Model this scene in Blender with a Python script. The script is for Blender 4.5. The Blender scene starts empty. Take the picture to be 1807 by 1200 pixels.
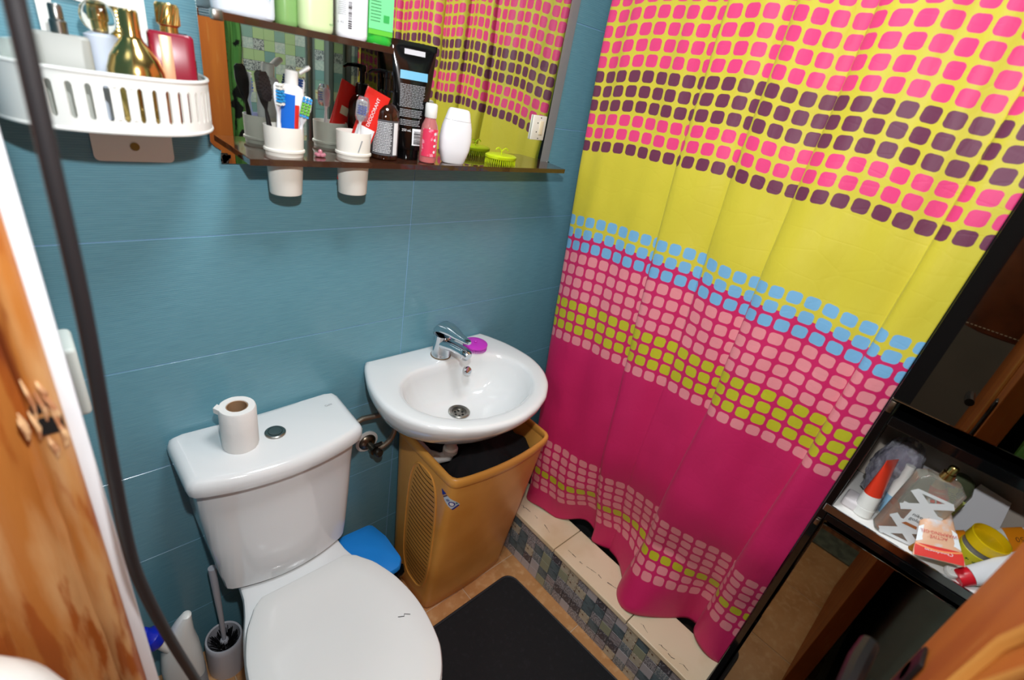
import bpy, bmesh, math, random
from math import sin, cos, pi, sqrt, atan2, radians
from mathutils import Matrix, Vector
random.seed(7)
C = bpy.context.scene.collection
SC = bpy.context.scene

# ------------------------------------------------------------------ camera, world, lights, exposure
cam_d = bpy.data.cameras.new('camera'); cam = bpy.data.objects.new('camera', cam_d); C.objects.link(cam)
R0 = (0.72819365, -0.66309005, 0.17333667)
R1 = (-0.20366984, -0.45084425, -0.86905584)
R2 = (0.65441012, 0.59753749, -0.46335336)
cam.matrix_world = Matrix(((R0[0], -R1[0], -R2[0], 0.0), (R0[1], -R1[1], -R2[1], -1.0), (R0[2], -R1[2], -R2[2], 1.54), (0, 0, 0, 1)))
cam_d.sensor_fit = 'HORIZONTAL'; cam_d.sensor_width = 36.0; cam_d.lens = 867.18 / 1807 * 36
cam_d.clip_start = 0.02
cam_d.dof.use_dof = True; cam_d.dof.focus_distance = 1.25; cam_d.dof.aperture_fstop = 3.0
SC.camera = cam
SC.view_settings.view_transform = 'Standard'; SC.view_settings.look = 'None'
SC.view_settings.exposure = 0.0; SC.view_settings.gamma = 1.0; SC.view_settings.use_curve_mapping = False
w = bpy.data.worlds.new('world'); SC.world = w; w.use_nodes = True
w.node_tree.nodes['Background'].inputs[0].default_value = (0.8, 0.88, 1.0, 1); w.node_tree.nodes['Background'].inputs[1].default_value = 0.3
def lamp(name, kind, loc, power, color, **kw):
    l = bpy.data.lights.new(name, kind); l.energy = power; l.color = color
    for k, v in kw.items(): setattr(l, k, v)
    o = bpy.data.objects.new(name, l); C.objects.link(o); o.location = loc
    return o
# the photographer's flash: on top of the camera, aimed with it
fl = lamp('camera_flash', 'SPOT', (0.05, -0.955, 1.74), 26.5, (0.96, 0.985, 1.0), spot_size=radians(150), spot_blend=0.6, shadow_soft_size=0.016)
fl.rotation_euler = Vector((0.66, 0.60, -0.50)).to_track_quat('-Z', 'Y').to_euler()
# unseen soft fill under the ceiling, added to lift the shadows
cl = lamp('ceiling_fill_light', 'AREA', (0.42, -0.62, 2.30), 12.0, (0.93, 0.97, 1.0), shape='DISK', size=0.34)
cl.rotation_euler = (0, 0, 0)
hl = lamp('hallway_fill_light', 'AREA', (-1.1, -1.2, 2.38), 8.0, (1.0, 0.95, 0.88), shape='DISK', size=0.3)  # added fill in the hall, brightens what metal and mirrors reflect

# ------------------------------------------------------------------ helpers
def lin(c):
    c = c / 255.0
    return c / 12.92 if c <= 0.04045 else ((c + 0.055) / 1.055) ** 2.4
def rgb(*c): return (lin(c[0]), lin(c[1]), lin(c[2]), 1.0)
MATS = {}
def mat(name, col, rough=0.5, metal=0.0, spec=0.5, noise=None, bump=None, trans=0.0, ior=1.45, coat=0.0, sheen=0.0, alpha=1.0, stretch=(1, 1, 1), voro=None):
    if name in MATS: return MATS[name]
    m = bpy.data.materials.new(name); m.use_nodes = True; MATS[name] = m
    nt = m.node_tree; N = nt.nodes; L = nt.links; b = N['Principled BSDF']
    c = rgb(*col); b.inputs['Base Color'].default_value = c
    b.inputs['Roughness'].default_value = rough; b.inputs['Metallic'].default_value = metal
    b.inputs['Specular IOR Level'].default_value = spec; b.inputs['IOR'].default_value = ior
    b.inputs['Transmission Weight'].default_value = trans; b.inputs['Coat Weight'].default_value = coat
    b.inputs['Sheen Weight'].default_value = sheen; b.inputs['Alpha'].default_value = alpha
    tc = N.new('ShaderNodeTexCoord'); mp = N.new('ShaderNodeMapping'); mp.inputs['Scale'].default_value = stretch
    L.new(tc.outputs['Object'], mp.inputs['Vector'])
    def blend(fac_socket, other, lo, hi):
        r = N.new('ShaderNodeMapRange'); r.inputs[1].default_value = lo; r.inputs[2].default_value = hi
        L.new(fac_socket, r.inputs[0])
        x = N.new('ShaderNodeMix'); x.data_type = 'RGBA'
        src = b.inputs['Base Color'].links[0].from_socket if b.inputs['Base Color'].links else None
        if src: L.new(src, x.inputs[6])
        else: x.inputs[6].default_value = c
        x.inputs[7].default_value = rgb(*other)
        L.new(r.outputs[0], x.inputs[0]); L.new(x.outputs[2], b.inputs['Base Color'])
    for nz in (noise or []):            # (scale, other colour, lo, hi)
        n = N.new('ShaderNodeTexNoise'); n.inputs['Scale'].default_value = nz[0]; n.inputs['Detail'].default_value = 5
        L.new(mp.outputs[0], n.inputs['Vector']); blend(n.outputs[0], nz[1], nz[2], nz[3])
    for vz in (voro or []):
        n = N.new('ShaderNodeTexVoronoi'); n.feature = 'DISTANCE_TO_EDGE' if len(vz) > 4 else 'F1'; n.inputs['Scale'].default_value = vz[0]
        L.new(mp.outputs[0], n.inputs['Vector']); blend(n.outputs[0], vz[1], vz[2], vz[3])
    if bump:
        n = N.new('ShaderNodeTexNoise'); n.inputs['Scale'].default_value = bump[0]; n.inputs['Detail'].default_value = 4
        L.new(mp.outputs[0], n.inputs['Vector']); bp = N.new('ShaderNodeBump'); bp.inputs['Strength'].default_value = bump[1]; bp.inputs['Distance'].default_value = bump[2] if len(bump) > 2 else 0.002
        L.new(n.outputs[0], bp.inputs['Height']); L.new(bp.outputs[0], b.inputs['Normal'])
    return m

def round_poly(pts, rad, seg=6):
    out = []; n = len(pts)
    rads = rad if isinstance(rad, (list, tuple)) else [rad] * n
    for i in range(n):
        p = Vector(pts[i]); a = Vector(pts[i - 1]); b = Vector(pts[(i + 1) % n]); r = rads[i]
        if r <= 0: out.append((p.x, p.y)); continue
        u = (a - p); v = (b - p); lu, lv = u.length, v.length; u.normalize(); v.normalize()
        ang = math.acos(max(-1, min(1, u.dot(v)))); t = min(r / math.tan(ang / 2), lu * 0.49, lv * 0.49)
        p0 = p + u * t; p1 = p + v * t
        for k in range(seg + 1):
            s = k / seg; q = p0 * (1 - s) ** 2 + p * 2 * s * (1 - s) + p1 * s * s
            out.append((q.x, q.y))
    return out
def polar(outline, c, n=64):
    res = []; m = len(outline)
    for k in range(n):
        a = 2 * pi * k / n; d = (cos(a), sin(a)); best = 0
        for i in range(m):
            x1, y1 = outline[i][0] - c[0], outline[i][1] - c[1]; x2, y2 = outline[(i + 1) % m][0] - c[0], outline[(i + 1) % m][1] - c[1]
            ex, ey = x2 - x1, y2 - y1; den = d[0] * ey - d[1] * ex
            if abs(den) < 1e-12: continue
            t = (x1 * ey - y1 * ex) / den; s = (x1 * d[1] - y1 * d[0]) / den
            if t > best and -1e-9 <= s <= 1 + 1e-9: best = t
        res.append((c[0] + d[0] * best, c[1] + d[1] * best))
    return res
def scaled(o, c, s, sy=None):
    sy = s if sy is None else sy
    return [(c[0] + (p[0] - c[0]) * s, c[1] + (p[1] - c[1]) * sy) for p in o]
def inset(o, c, d):
    r = []
    for p in o:
        v = Vector((p[0] - c[0], p[1] - c[1])); l = max(v.length, 1e-6); r.append((c[0] + v.x * (l - d) / l, c[1] + v.y * (l - d) / l))
    return r

class G:
    def __init__(s): s.bm = bmesh.new()
    def ring(s, pts): return [s.bm.verts.new(p) for p in pts]
    def skin(s, a, b, closed=True, mi=0):
        n = len(a)
        for i in range(n if closed else n - 1):
            j = (i + 1) % n
            f = s.bm.faces.new((a[i], a[j], b[j], b[i])); f.material_index = mi
    def face(s, vs, mi=0):
        try: f = s.bm.faces.new(vs); f.material_index = mi; return f
        except ValueError: pass
    def rings(s, rs, cap0=True, cap1=True, mi=0):
        R = [s.ring(r) for r in rs]
        for a, b in zip(R, R[1:]): s.skin(a, b, mi=mi)
        if cap0: s.face(list(reversed(R[0])), mi)
        if cap1: s.face(R[-1], mi)
        return R
    def box(s, x0, x1, y0, y1, z0, z1, bev=0.0, seg=2, mi=0, rot=None, M=None):
        t = bmesh.new(); bmesh.ops.create_cube(t, size=1.0)
        for v in t.verts: v.co = Vector(((x0 + x1) / 2 + v.co.x * (x1 - x0), (y0 + y1) / 2 + v.co.y * (y1 - y0), (z0 + z1) / 2 + v.co.z * (z1 - z0)))
        if bev > 0: bmesh.ops.bevel(t, geom=list(t.edges), offset=bev, segments=seg, profile=0.5, affect='EDGES')
        if M is not None: bmesh.ops.transform(t, matrix=M, verts=t.verts)
        s.add(t, mi)
        return s
    def add(s, t, mi=0):
        mp = {v: s.bm.verts.new(v.co) for v in t.verts}
        for f in t.faces:
            g = s.bm.faces.new([mp[v] for v in f.verts]); g.material_index = mi
        t.free()
    def lathe(s, prof, c=(0, 0), n=24, sx=1.0, sy=1.0, mi=0, cap0=True, cap1=True, M=None):
        t = G(); t.rings([[(c[0] + r * sx * cos(2 * pi * k / n), c[1] + r * sy * sin(2 * pi * k / n), z) for k in range(n)] for r, z in prof], cap0, cap1)
        if M is not None: bmesh.ops.transform(t.bm, matrix=M, verts=t.bm.verts)
        s.add(t.bm, mi); return s
    def loft(s, secs, n=32, mi=0, cap0=True, cap1=True, M=None):    # sec = (cx, cy, z, hw, hd, exponent)
        t = G(); rs = []
        for cx, cy, z, hw, hd, e in secs:
            r = []
            for k in range(n):
                a = 2 * pi * k / n; ca, sa = cos(a), sin(a)
                r.append((cx + hw * math.copysign(abs(ca) ** (2 / e), ca), cy + hd * math.copysign(abs(sa) ** (2 / e), sa), z))
            rs.append(r)
        t.rings(rs, cap0, cap1)
        if M is not None: bmesh.ops.transform(t.bm, matrix=M, verts=t.bm.verts)
        s.add(t.bm, mi); return s
    def tube(s, path, r, n=10, mi=0, cap=True):
        P = [Vector(p) for p in path]; rs = r if isinstance(r, (list, tuple)) else [r] * len(P)
        up = Vector((0, 0, 1)); R = []; prev = None
        for i, p in enumerate(P):
            d = (P[min(i + 1, len(P) - 1)] - P[max(i - 1, 0)]).normalized()
            if prev is None:
                x = d.cross(up)
                if x.length < 1e-3: x = d.cross(Vector((1, 0, 0)))
            else: x = prev - d * prev.dot(d)
            x.normalize(); prev = x; y = d.cross(x)
            R.append([tuple(p + x * rs[i] * cos(2 * pi * k / n) + y * rs[i] * sin(2 * pi * k / n)) for k in range(n)])
        s.rings(R, cap, cap, mi); return s
    def prism(s, poly, z0, z1, bev=0.0, mi=0, M=None):
        t = G(); c = (sum(p[0] for p in poly) / len(poly), sum(p[1] for p in poly) / len(poly))
        if bev > 0:
            lv = [(inset(poly, c, bev), z0), (inset(poly, c, bev * .3), z0 + bev * .3), (poly, z0 + bev), (poly, z1 - bev), (inset(poly, c, bev * .3), z1 - bev * .3), (inset(poly, c, bev), z1)]
        else: lv = [(poly, z0), (poly, z1)]
        t.rings([[(p[0], p[1], z) for p in o] for o, z in lv])
        if M is not None: bmesh.ops.transform(t.bm, matrix=M, verts=t.bm.verts)
        s.add(t.bm, mi); return s
    def quad(s, a, b, c, d, mi=0): s.face([s.bm.verts.new(p) for p in (a, b, c, d)], mi); return s
    def build(s, name, m, parent=None, loc=None, smooth=True, ang=0.6, kind=None):
        bm = s.bm
        bmesh.ops.recalc_face_normals(bm, faces=bm.faces)
        if smooth:
            for f in bm.faces: f.smooth = True
            for e in bm.edges:
                if len(e.link_faces) == 2 and e.calc_face_angle(0) > ang: e.smooth = False
        me = bpy.data.meshes.new(name); bm.to_mesh(me); bm.free()
        for x in (m if isinstance(m, (list, tuple)) else [m]): me.materials.append(x)
        o = bpy.data.objects.new(name, me); C.objects.link(o)
        if parent is not None: o.parent = parent
        if loc is not None: o.location = loc
        if kind: o['kind'] = kind
        return o
def tag(o, label, cat, group=None):
    o['label'] = label; o['category'] = cat
    if group: o['group'] = group
    return o
def thing(name, label, cat, loc, rotz=0.0, rot=None, group=None):
    o = bpy.data.objects.new(name, None); C.objects.link(o); o.empty_display_size = 0.02
    o.location = loc; o.rotation_euler = rot if rot else (0, 0, rotz)
    return tag(o, label, cat, group)
def struct(o): o['kind'] = 'structure'; return o
def text(name, body, size, m, parent, M, spacing=1.0):
    cu = bpy.data.curves.new(name, 'FONT'); cu.body = body; cu.size = size; cu.align_x = 'CENTER'; cu.align_y = 'CENTER'; cu.resolution_u = 3; cu.space_character = spacing
    t = bpy.data.objects.new(name, cu); C.objects.link(t)
    me = bpy.data.meshes.new_from_object(t.evaluated_get(bpy.context.evaluated_depsgraph_get()))
    C.objects.unlink(t); bpy.data.objects.remove(t); bpy.data.curves.remove(cu)
    me.transform(M); me.materials.clear(); me.materials.append(m); me.name = name
    o = bpy.data.objects.new(name, me); C.objects.link(o); o.parent = parent
    return o
RX = Matrix.Rotation(pi / 2, 4, 'X')                 # text lying in XY -> standing in XZ, facing -y
def T(x, y, z): return Matrix.Translation((x, y, z))
def lines(name, parent, m, x0, x1, zt, zb, y, n, yf=None, fill=0.6, rnd=None, wmax=None):
    """rows of small printed words on a face whose normal is -y"""
    g = G(); r = rnd or random.Random(n * 13 + int(zt * 1000)); pitch = (zt - zb) / n
    for i in range(n):
        z = zt - pitch * (i + .5); x = x0; end = x1 - (x1 - x0) * r.random() * 0.12
        while x < end:
            wd = r.uniform(.05, .16) * (x1 - x0); e = min(x + wd, end)
            f = (lambda q: y if yf is None else yf(q, z))
            g.quad((x, f(x), z - pitch * fill / 2), (e, f(e), z - pitch * fill / 2), (e, f(e), z + pitch * fill / 2), (x, f(x), z + pitch * fill / 2))
            x = e + .018 * (x1 - x0)
    return g.build(name, m, parent, smooth=False)
def barcode(name, parent, m, x0, x1, z0, z1, y, vertical=True):
    g = G(); r = random.Random(5)
    a, b = (x0, x1) if vertical else (z0, z1); p = a; wdt = (b - a) / 34
    while p < b - wdt:
        q = p + wdt * r.choice((.6, 1, 1.6))
        if vertical: g.quad((p, y, z0), (q, y, z0), (q, y, z1), (p, y, z1))
        else: g.quad((x0, y, p), (x1, y, p), (x1, y, q), (x0, y, q))
        p = q + wdt * r.choice((.6, 1, 1.3))
    return g.build(name, m, parent, smooth=False)

# ------------------------------------------------------------------ materials
def tile_material():
    m = bpy.data.materials.new('blue_wall_tile'); m.use_nodes = True; nt = m.node_tree; N = nt.nodes; L = nt.links; b = N['Principled BSDF']
    tc = N.new('ShaderNodeTexCoord'); wv = N.new('ShaderNodeTexWave'); wv.wave_type = 'BANDS'; wv.bands_direction = 'Z'; wv.inputs['Scale'].default_value = 85; wv.inputs['Distortion'].default_value = 1.6; wv.inputs['Detail'].default_value = 2; wv.inputs['Detail Scale'].default_value = 0.6
    L.new(tc.outputs['Object'], wv.inputs['Vector'])
    mp = N.new('ShaderNodeMapping'); mp.inputs['Scale'].default_value = (2, 1, 30); L.new(tc.outputs['Object'], mp.inputs['Vector'])
    n = N.new('ShaderNodeTexNoise'); n.inputs['Scale'].default_value = 12; n.inputs['Detail'].default_value = 4; L.new(mp.outputs[0], n.inputs['Vector'])
    mx = N.new('ShaderNodeMix'); mx.data_type = 'RGBA'; mx.inputs[6].default_value = rgb(88, 138, 155); mx.inputs[7].default_value = rgb(114, 164, 178)
    ad = N.new('ShaderNodeMath'); ad.operation = 'MULTIPLY_ADD'; ad.inputs[1].default_value = 0.35; L.new(wv.outputs['Fac'], ad.inputs[0]); L.new(n.outputs[0], ad.inputs[2])
    L.new(ad.outputs[0], mx.inputs[0]); L.new(mx.outputs[2], b.inputs['Base Color'])
    b.inputs['Roughness'].default_value = 0.17; b.inputs['Specular IOR Level'].default_value = 0.42
    bp = N.new('ShaderNodeBump'); bp.inputs['Strength'].default_value = 0.10; bp.inputs['Distance'].default_value = 0.001; L.new(wv.outputs['Fac'], bp.inputs['Height']); L.new(bp.outputs[0], b.inputs['Normal'])
    return m
m_tile = tile_material()
m_grout = mat('blue_grout', (138, 182, 222), .7)
m_white = mat('white_ceramic', (232, 234, 234), .12, coat=.4)
m_whitepl = mat('white_plastic', (235, 235, 230), .32)
m_greypl = mat('pale_grey_plastic', (205, 205, 212), .4)
m_chrome = mat('chrome', (215, 218, 222), .10, 1.0)
m_steel = mat('dull_steel', (150, 148, 142), .3, 1.0)
m_brass = mat('tarnished_metal', (140, 128, 112), .32, 1.0, noise=[(60, (85, 75, 62), .4, .7)])
m_gold = mat('gold_metal', (214, 182, 112), .24, 1.0)
m_black = mat('black_plastic', (14, 14, 15), .35)
m_blackgl = mat('black_glossy_plastic', (8, 8, 9), .12)
m_blackink = mat('black_print', (20, 20, 22), .5)
m_whiteink = mat('white_print', (235, 238, 240), .5)
m_grey = mat('grey_print', (150, 152, 155), .5)
m_orange_pl = mat('orange_plastic', (230, 168, 82), .33, noise=[(5, (208, 140, 52), .4, .8)], bump=(90, .05))
m_red = mat('red_label', (222, 48, 38), .35)
m_cyan = mat('light_blue_label', (120, 190, 225), .4)
m_glass = mat('clear_glass', (245, 250, 248), .02, trans=1.0, ior=1.45)
m_smoke = mat('smoked_brown_glass', (104, 66, 48), .05, trans=.62, ior=1.5, coat=.5)
m_mirror = mat('mirror_silver', (222, 226, 222), .012, 1.0)
m_bevel = mat('bevel_reflection_grey', (168, 170, 172), .2, .4)  # grey put into the colour in place of the bevel's hazy reflection
m_blackmirror = mat('black_mirror_glass', (150, 148, 136), .02, 1.0, noise=[(9, (132, 132, 122), .45, .8)])
m_lacquer = mat('black_lacquer', (9, 9, 10), .07, coat=.5)
m_wood = mat('orange_varnished_wood', (186, 104, 34), .5, noise=[(2.2, (160, 78, 24), .35, .75), (9, (192, 122, 56), .60, .8)], stretch=(9, 9, 1.0))
m_woodworn = mat('worn_door_frame_wood', (178, 112, 50), .45, noise=[(4, (198, 150, 98), .46, .62), (5, (158, 84, 30), .54, .60), (2.4, (122, 56, 24), .58, .62)], stretch=(8, 5, 1.0), bump=(40, .25))
m_splinter = mat('bare_splintered_wood', (228, 186, 138), .7, noise=[(60, (176, 118, 80), .45, .6)])
m_dark = mat('hole_shade', (12, 9, 8), .9)  # dark colour stands in for the shade inside uncut holes
m_rug = mat('black_rug_pile', (28, 28, 30), .95, noise=[(300, (46, 46, 50), .68, .76), (70, (34, 34, 37), .55, .7)], bump=(500, .5))
m_marble = mat('cream_marble', (232, 216, 182), .3, noise=[(9, (220, 198, 158), .45, .75)])
m_crack = mat('dark_marble_vein', (92, 80, 68), .6)
m_floor = mat('terracotta_beige_floor_tile', (202, 148, 96), .3, noise=[(7, (180, 124, 74), .4, .7), (40, (214, 168, 120), .5, .75)])
m_floorgrout = mat('pale_floor_grout', (206, 178, 146), .8)

# ------------------------------------------------------------------ setting: back wall
Z0 = 1.54
wb = struct(G().box(-0.06, 2.0, -0.0022, 0.12, 0.0, 2.42).build('wall_back', m_grout, smooth=False))
def shared(me, name, parent, loc):
    o = bpy.data.objects.new(name, me); C.objects.link(o); o.parent = parent; o.location = loc; return o
zj = [0.0] + [0.19 + 0.25 * k for k in range(9)] + [2.42]
xj = [-0.06, 0.655, 1.405, 2.0]
for a, b in zip(zj, zj[1:]):
    for c, d in zip(xj, xj[1:]):
        G().box(c + .0008, d - .0008, -0.0032, 0.0, a + .0008, b - .0008, .0006, 1).build('tile', m_tile, wb, smooth=False)
wl = struct(G().box(-0.20, -0.02, -0.5, 0.0, 0.0, 2.42).box(-0.20, -0.02, -1.3, -1.16, 0.0, 2.42).box(-0.20, -0.02, -1.16, -0.5, 2.1, 2.42).build('wall_left', mat('left_wall_tile', (84, 132, 152), .25), smooth=False))
m_plaster = mat('dim_plaster', (150, 140, 128), .8)
wf = struct(G().box(-0.2, 1.00, -1.34, -1.22, 0, 2.42).build('wall_front', mat('mosaic_grout', (120, 132, 126), .7), smooth=False))
struct(G().box(-0.2, 2.1, -1.5, 0.12, 2.40, 2.46).build('ceiling', mat('white_ceiling', (232, 232, 228), .8), smooth=False))
struct(G().box(1.95, 2.05, -1.8, 0.0, 0, 2.42).build('wall_right', mat('shower_wall_tile', (120, 135, 135), .3), smooth=False))
# hallway outside the door, seen only as reflections
hall = struct(G().box(-2.0, -1.9, -2.6, 0.6, 0, 2.5).box(-2.0, 1.3, -2.7, -2.6, 0, 2.5).box(-2.0, -.2, .5, .6, 0, 2.5).box(-2.0, 1.3, -2.6, -1.75, 2.45, 2.5).box(-2.0, -.2, -2.6, .6, 2.45, 2.5).build('wall_hallway', m_plaster, smooth=False))
# mosaic on the front wall (seen in the mirror)
MOS = [mat('mosaic_teal', (126, 166, 160), .25), mat('mosaic_pale', (200, 214, 200), .25, noise=[(140, (178, 196, 186), .4, .6)]), mat('mosaic_lime', (176, 204, 148), .25),
       mat('mosaic_flower', (214, 218, 176), .25, noise=[(70, (190, 140, 70), .58, .64)]), mat('mosaic_speckle', (188, 196, 190), .25, noise=[(260, (108, 116, 118), .5, .55)]), mat('mosaic_sage', (140, 176, 160), .25)]
g = G(); rr = random.Random(3)
for i in range(13):
    for j in range(30):
        x = .52 + i * .038; z = 1.0 + j * .036
        if x + .037 > 1.0 or z > 2.1: continue
        if i == 10: continue
        g.box(x, x + .0372, -1.22, -1.2175, z, z + .0352, 0, 1, mi=rr.randrange(6))
g.build('mosaic_tile', MOS, wf, smooth=False, kind='stuff')
G().box(.905, .925, -1.22, -1.212, 0.9, 2.2, .002).build('edge_strip', m_steel, wf)

# floor
fl_ = struct(G().box(-0.19, 1.04, -1.32, 0.0, -0.06, -0.002).build('floor', m_floorgrout, smooth=False))
fx = [-0.19, 0.14 - .0, 0.47, 0.80, 1.038]; fy = [0.0, -0.267, -0.597, -0.927, -1.2]
for a, b in zip(fx, fx[1:]):
    for c, d in zip(fy, fy[1:]):
        G().box(a + .0015, b - .0015, d + .0015, c - .0015, -0.008, 0.0, .0012, 1).build('tile', m_floor, fl_, smooth=False)
th = struct(G().box(-0.32, -0.192, -1.3, -0.4, -0.04, 0.004, .002).build('trim_1', mat('grey_stone_threshold', (108, 112, 96), .4, noise=[(30, (80, 86, 74), .4, .6)]), smooth=False))
hw = struct(G().box(-2.0, -0.32, -2.6, 0.6, -0.06, 0.0).box(-.32, 1.3, -2.6, -1.3, -.06, 0.0).build('floor_hallway', mat('brown_hall_floor', (140, 84, 46), .35, noise=[(8, (110, 62, 34), .4, .6)], stretch=(1, 8, 1)), smooth=False))
# shower tray
struct(G().box(1.17, 1.95, -0.97, 0.0, 0.0, 0.05).build('floor_shower', mat('dark_brown_shower_floor', (70, 54, 44), .4, noise=[(20, (50, 40, 34), .4, .6)]), smooth=False))

# curb of the shower
curb = struct(G().box(1.038, 1.165, -0.971, -0.0035, 0.0, 0.183).build('wall_curb', mat('grey_grout', (120, 122, 122), .8), smooth=False))
CM = [mat('curb_slate', (104, 122, 128), .3, noise=[(50, (78, 92, 96), .4, .6)]),
      mat('curb_lilac', (186, 182, 184), .3),
      mat('curb_olive', (158, 162, 136), .3),
      mat('curb_flower', (194, 186, 164), .3, noise=[(95, (120, 92, 70), .52, .58), (60, (196, 186, 160), .5, .7)]),
      mat('curb_speckle', (182, 180, 182), .3, noise=[(330, (96, 94, 98), .48, .54)]),
      mat('curb_lace', (160, 160, 166), .3, voro=[(150, (84, 82, 88), .25, .4)]),
      mat('curb_stripe', (176, 170, 172), .3, noise=[(40, (120, 116, 120), .45, .55)], stretch=(1, 1, 12)),
      mat('curb_bluepat', (112, 124, 130), .3, noise=[(220, (168, 172, 172), .5, .56)])]
protos = []
for m in CM:
    o = G().box(-.0035, .0, -.0375, 0, 0, .0362, .0008, 1).build('tile', m, curb, smooth=False)
    protos.append(o.data); bpy.data.objects.remove(o)
seq = random.Random(21); nr = 5; rows_z = [0.0, .0365, .0735, .1105, .1475]
last = None
for i in range(26):
    y = -.004 - i * .0386 - (i // 6) * .0012
    if y - .0375 < -.972: break
    for j in range(nr):
        k = seq.choice([0, 0, 1, 2, 3, 3, 4, 4, 5, 6, 7]);
        o = bpy.data.objects.new('tile', protos[k]); C.objects.link(o); o.parent = curb; o.location = (1.038, y, rows_z[j] + .0005)
        if j == nr - 1: o.scale = (1, 1, .93)
# marble slabs on the curb
ys = [-0.004, -.128, -.430, -.732, -.970]
for n_, (a, b) in enumerate(zip(ys, ys[1:])):
    s = G().box(1.030, 1.168, b + .0012, a - .0012, .184, .202, .0025).build('marble_slab', m_marble, curb, smooth=False)
    g = G(); rv = random.Random(n_ + 4); yy = a - .03; xx = 1.052 + rv.random() * .02
    while yy > b + .05:
        ny = yy - rv.uniform(.004, .022); nx = min(max(xx + rv.uniform(-.005, .006), 1.045), 1.10); wv = rv.uniform(.0004, .0018)
        if rv.random() < .62: g.quad((xx - wv, yy, .2023), (xx + wv, yy, .2023), (nx + wv * .6, ny, .2023), (nx - wv * .6, ny, .2023))
        xx, yy = nx, ny
    g.build('vein', m_crack, s, smooth=False)

# ------------------------------------------------------------------ door frame (left foreground) and door leaf (right foreground)
jf = G()
# stepped, rounded profile of the frame on the reveal (plane y = -0.5), x runs outwards
prof = [(-.0175, -.500), (-.0175, -.512), (-.024, -.519), (-.031, -.519), (-.038, -.512), (-.041, -.507), (-.048, -.507), (-.056, -.516), (-.072, -.520), (-.100, -.520), (-.104, -.532), (-.150, -.534), (-.205, -.534), (-.205, -.500)]
NZ = 60; rings = []
rj = random.Random(4)
for k in range(NZ + 1):
    z = 2.1 * k / NZ
    rings.append([(x + (rj.uniform(-.0012, .0012) if 3 < i < 12 else 0), y + (rj.uniform(-.0008, .0008) if 1 < i < 12 else 0), z) for i, (x, y) in enumerate(prof)])
jf.rings(rings)
frame = struct(jf.build('trim_2', m_woodworn, ang=.9))
struct(G().box(-.0178, -.0062, -.512, -.485, 0.0, 2.1, .002).build('trim_3', mat('white_edge_strip', (236, 238, 242), .3), smooth=True))
# broken latch pocket, its inner shade put on as thin dark boxes
G().box(-.034, -.0185, -.5205, -.5185, 1.205, 1.222).box(-.036, -.022, -.5205, -.5185, 1.228, 1.236).build('latch_pocket_shade', m_dark, frame, smooth=False)
g = G(); rs_ = random.Random(8)
for k in range(11):
    x = -.020 - .024 * rs_.random(); z = 1.17 + .07 * rs_.random(); l = rs_.uniform(.018, .045); w_ = rs_.uniform(.0012, .0026)
    g.loft([(x, -.5195, z, w_ * .4, .0014, 2), (x + .001, -.521, z + l * .4, w_, .0026, 3), (x - .001, -.5215, z + l * .8, w_ * .7, .0022, 3), (x - .002, -.5205, z + l, .0005, .0005, 2)], 7)
g.build('splinter', m_splinter, frame, kind='stuff')
# far rail of the frame on the hinge side + head
struct(G().box(-.20, -.02, -1.16, -1.145, 0, 2.1, .003).box(-.20, -.02, -1.16, -.5, 2.085, 2.1).build('trim_4', m_wood))
door = struct(G().box(-.01, .592, -1.163, -1.1235, .01, 2.06, .002).build('door_1', m_wood, smooth=False))
g = G()
pp = [(.46, .75), (.46, 1.0), (.458, 1.10), (.448, 1.19), (.443, 1.25), (.40, 1.33), (.33, 1.38), (.25, 1.40)]
g.tube([(x, -1.1225, z) for x, z in pp], .006, 8); g.tube([(x - .03, -1.1225, z - .02) for x, z in pp], .004, 8)
g.build('panel_moulding', mat('light_moulding_wood', (206, 140, 66), .35), door)
h = G(); h.box(.535, .567, -1.1235, -1.118, .93, 1.115, .004)
h.lathe([(.011, 0), (.011, .03)], M=T(.551, -1.118, 1.085) @ Matrix.Rotation(pi / 2, 4, 'X'))
h.tube([(.551, -1.085, 1.085), (.52, -1.083, 1.083), (.47, -1.083, 1.078), (.44, -1.088, 1.07)], [.009, .010, .009, .006])
h.build('handle', mat('black_handle_metal', (18, 17, 18), .38), door)

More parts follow.
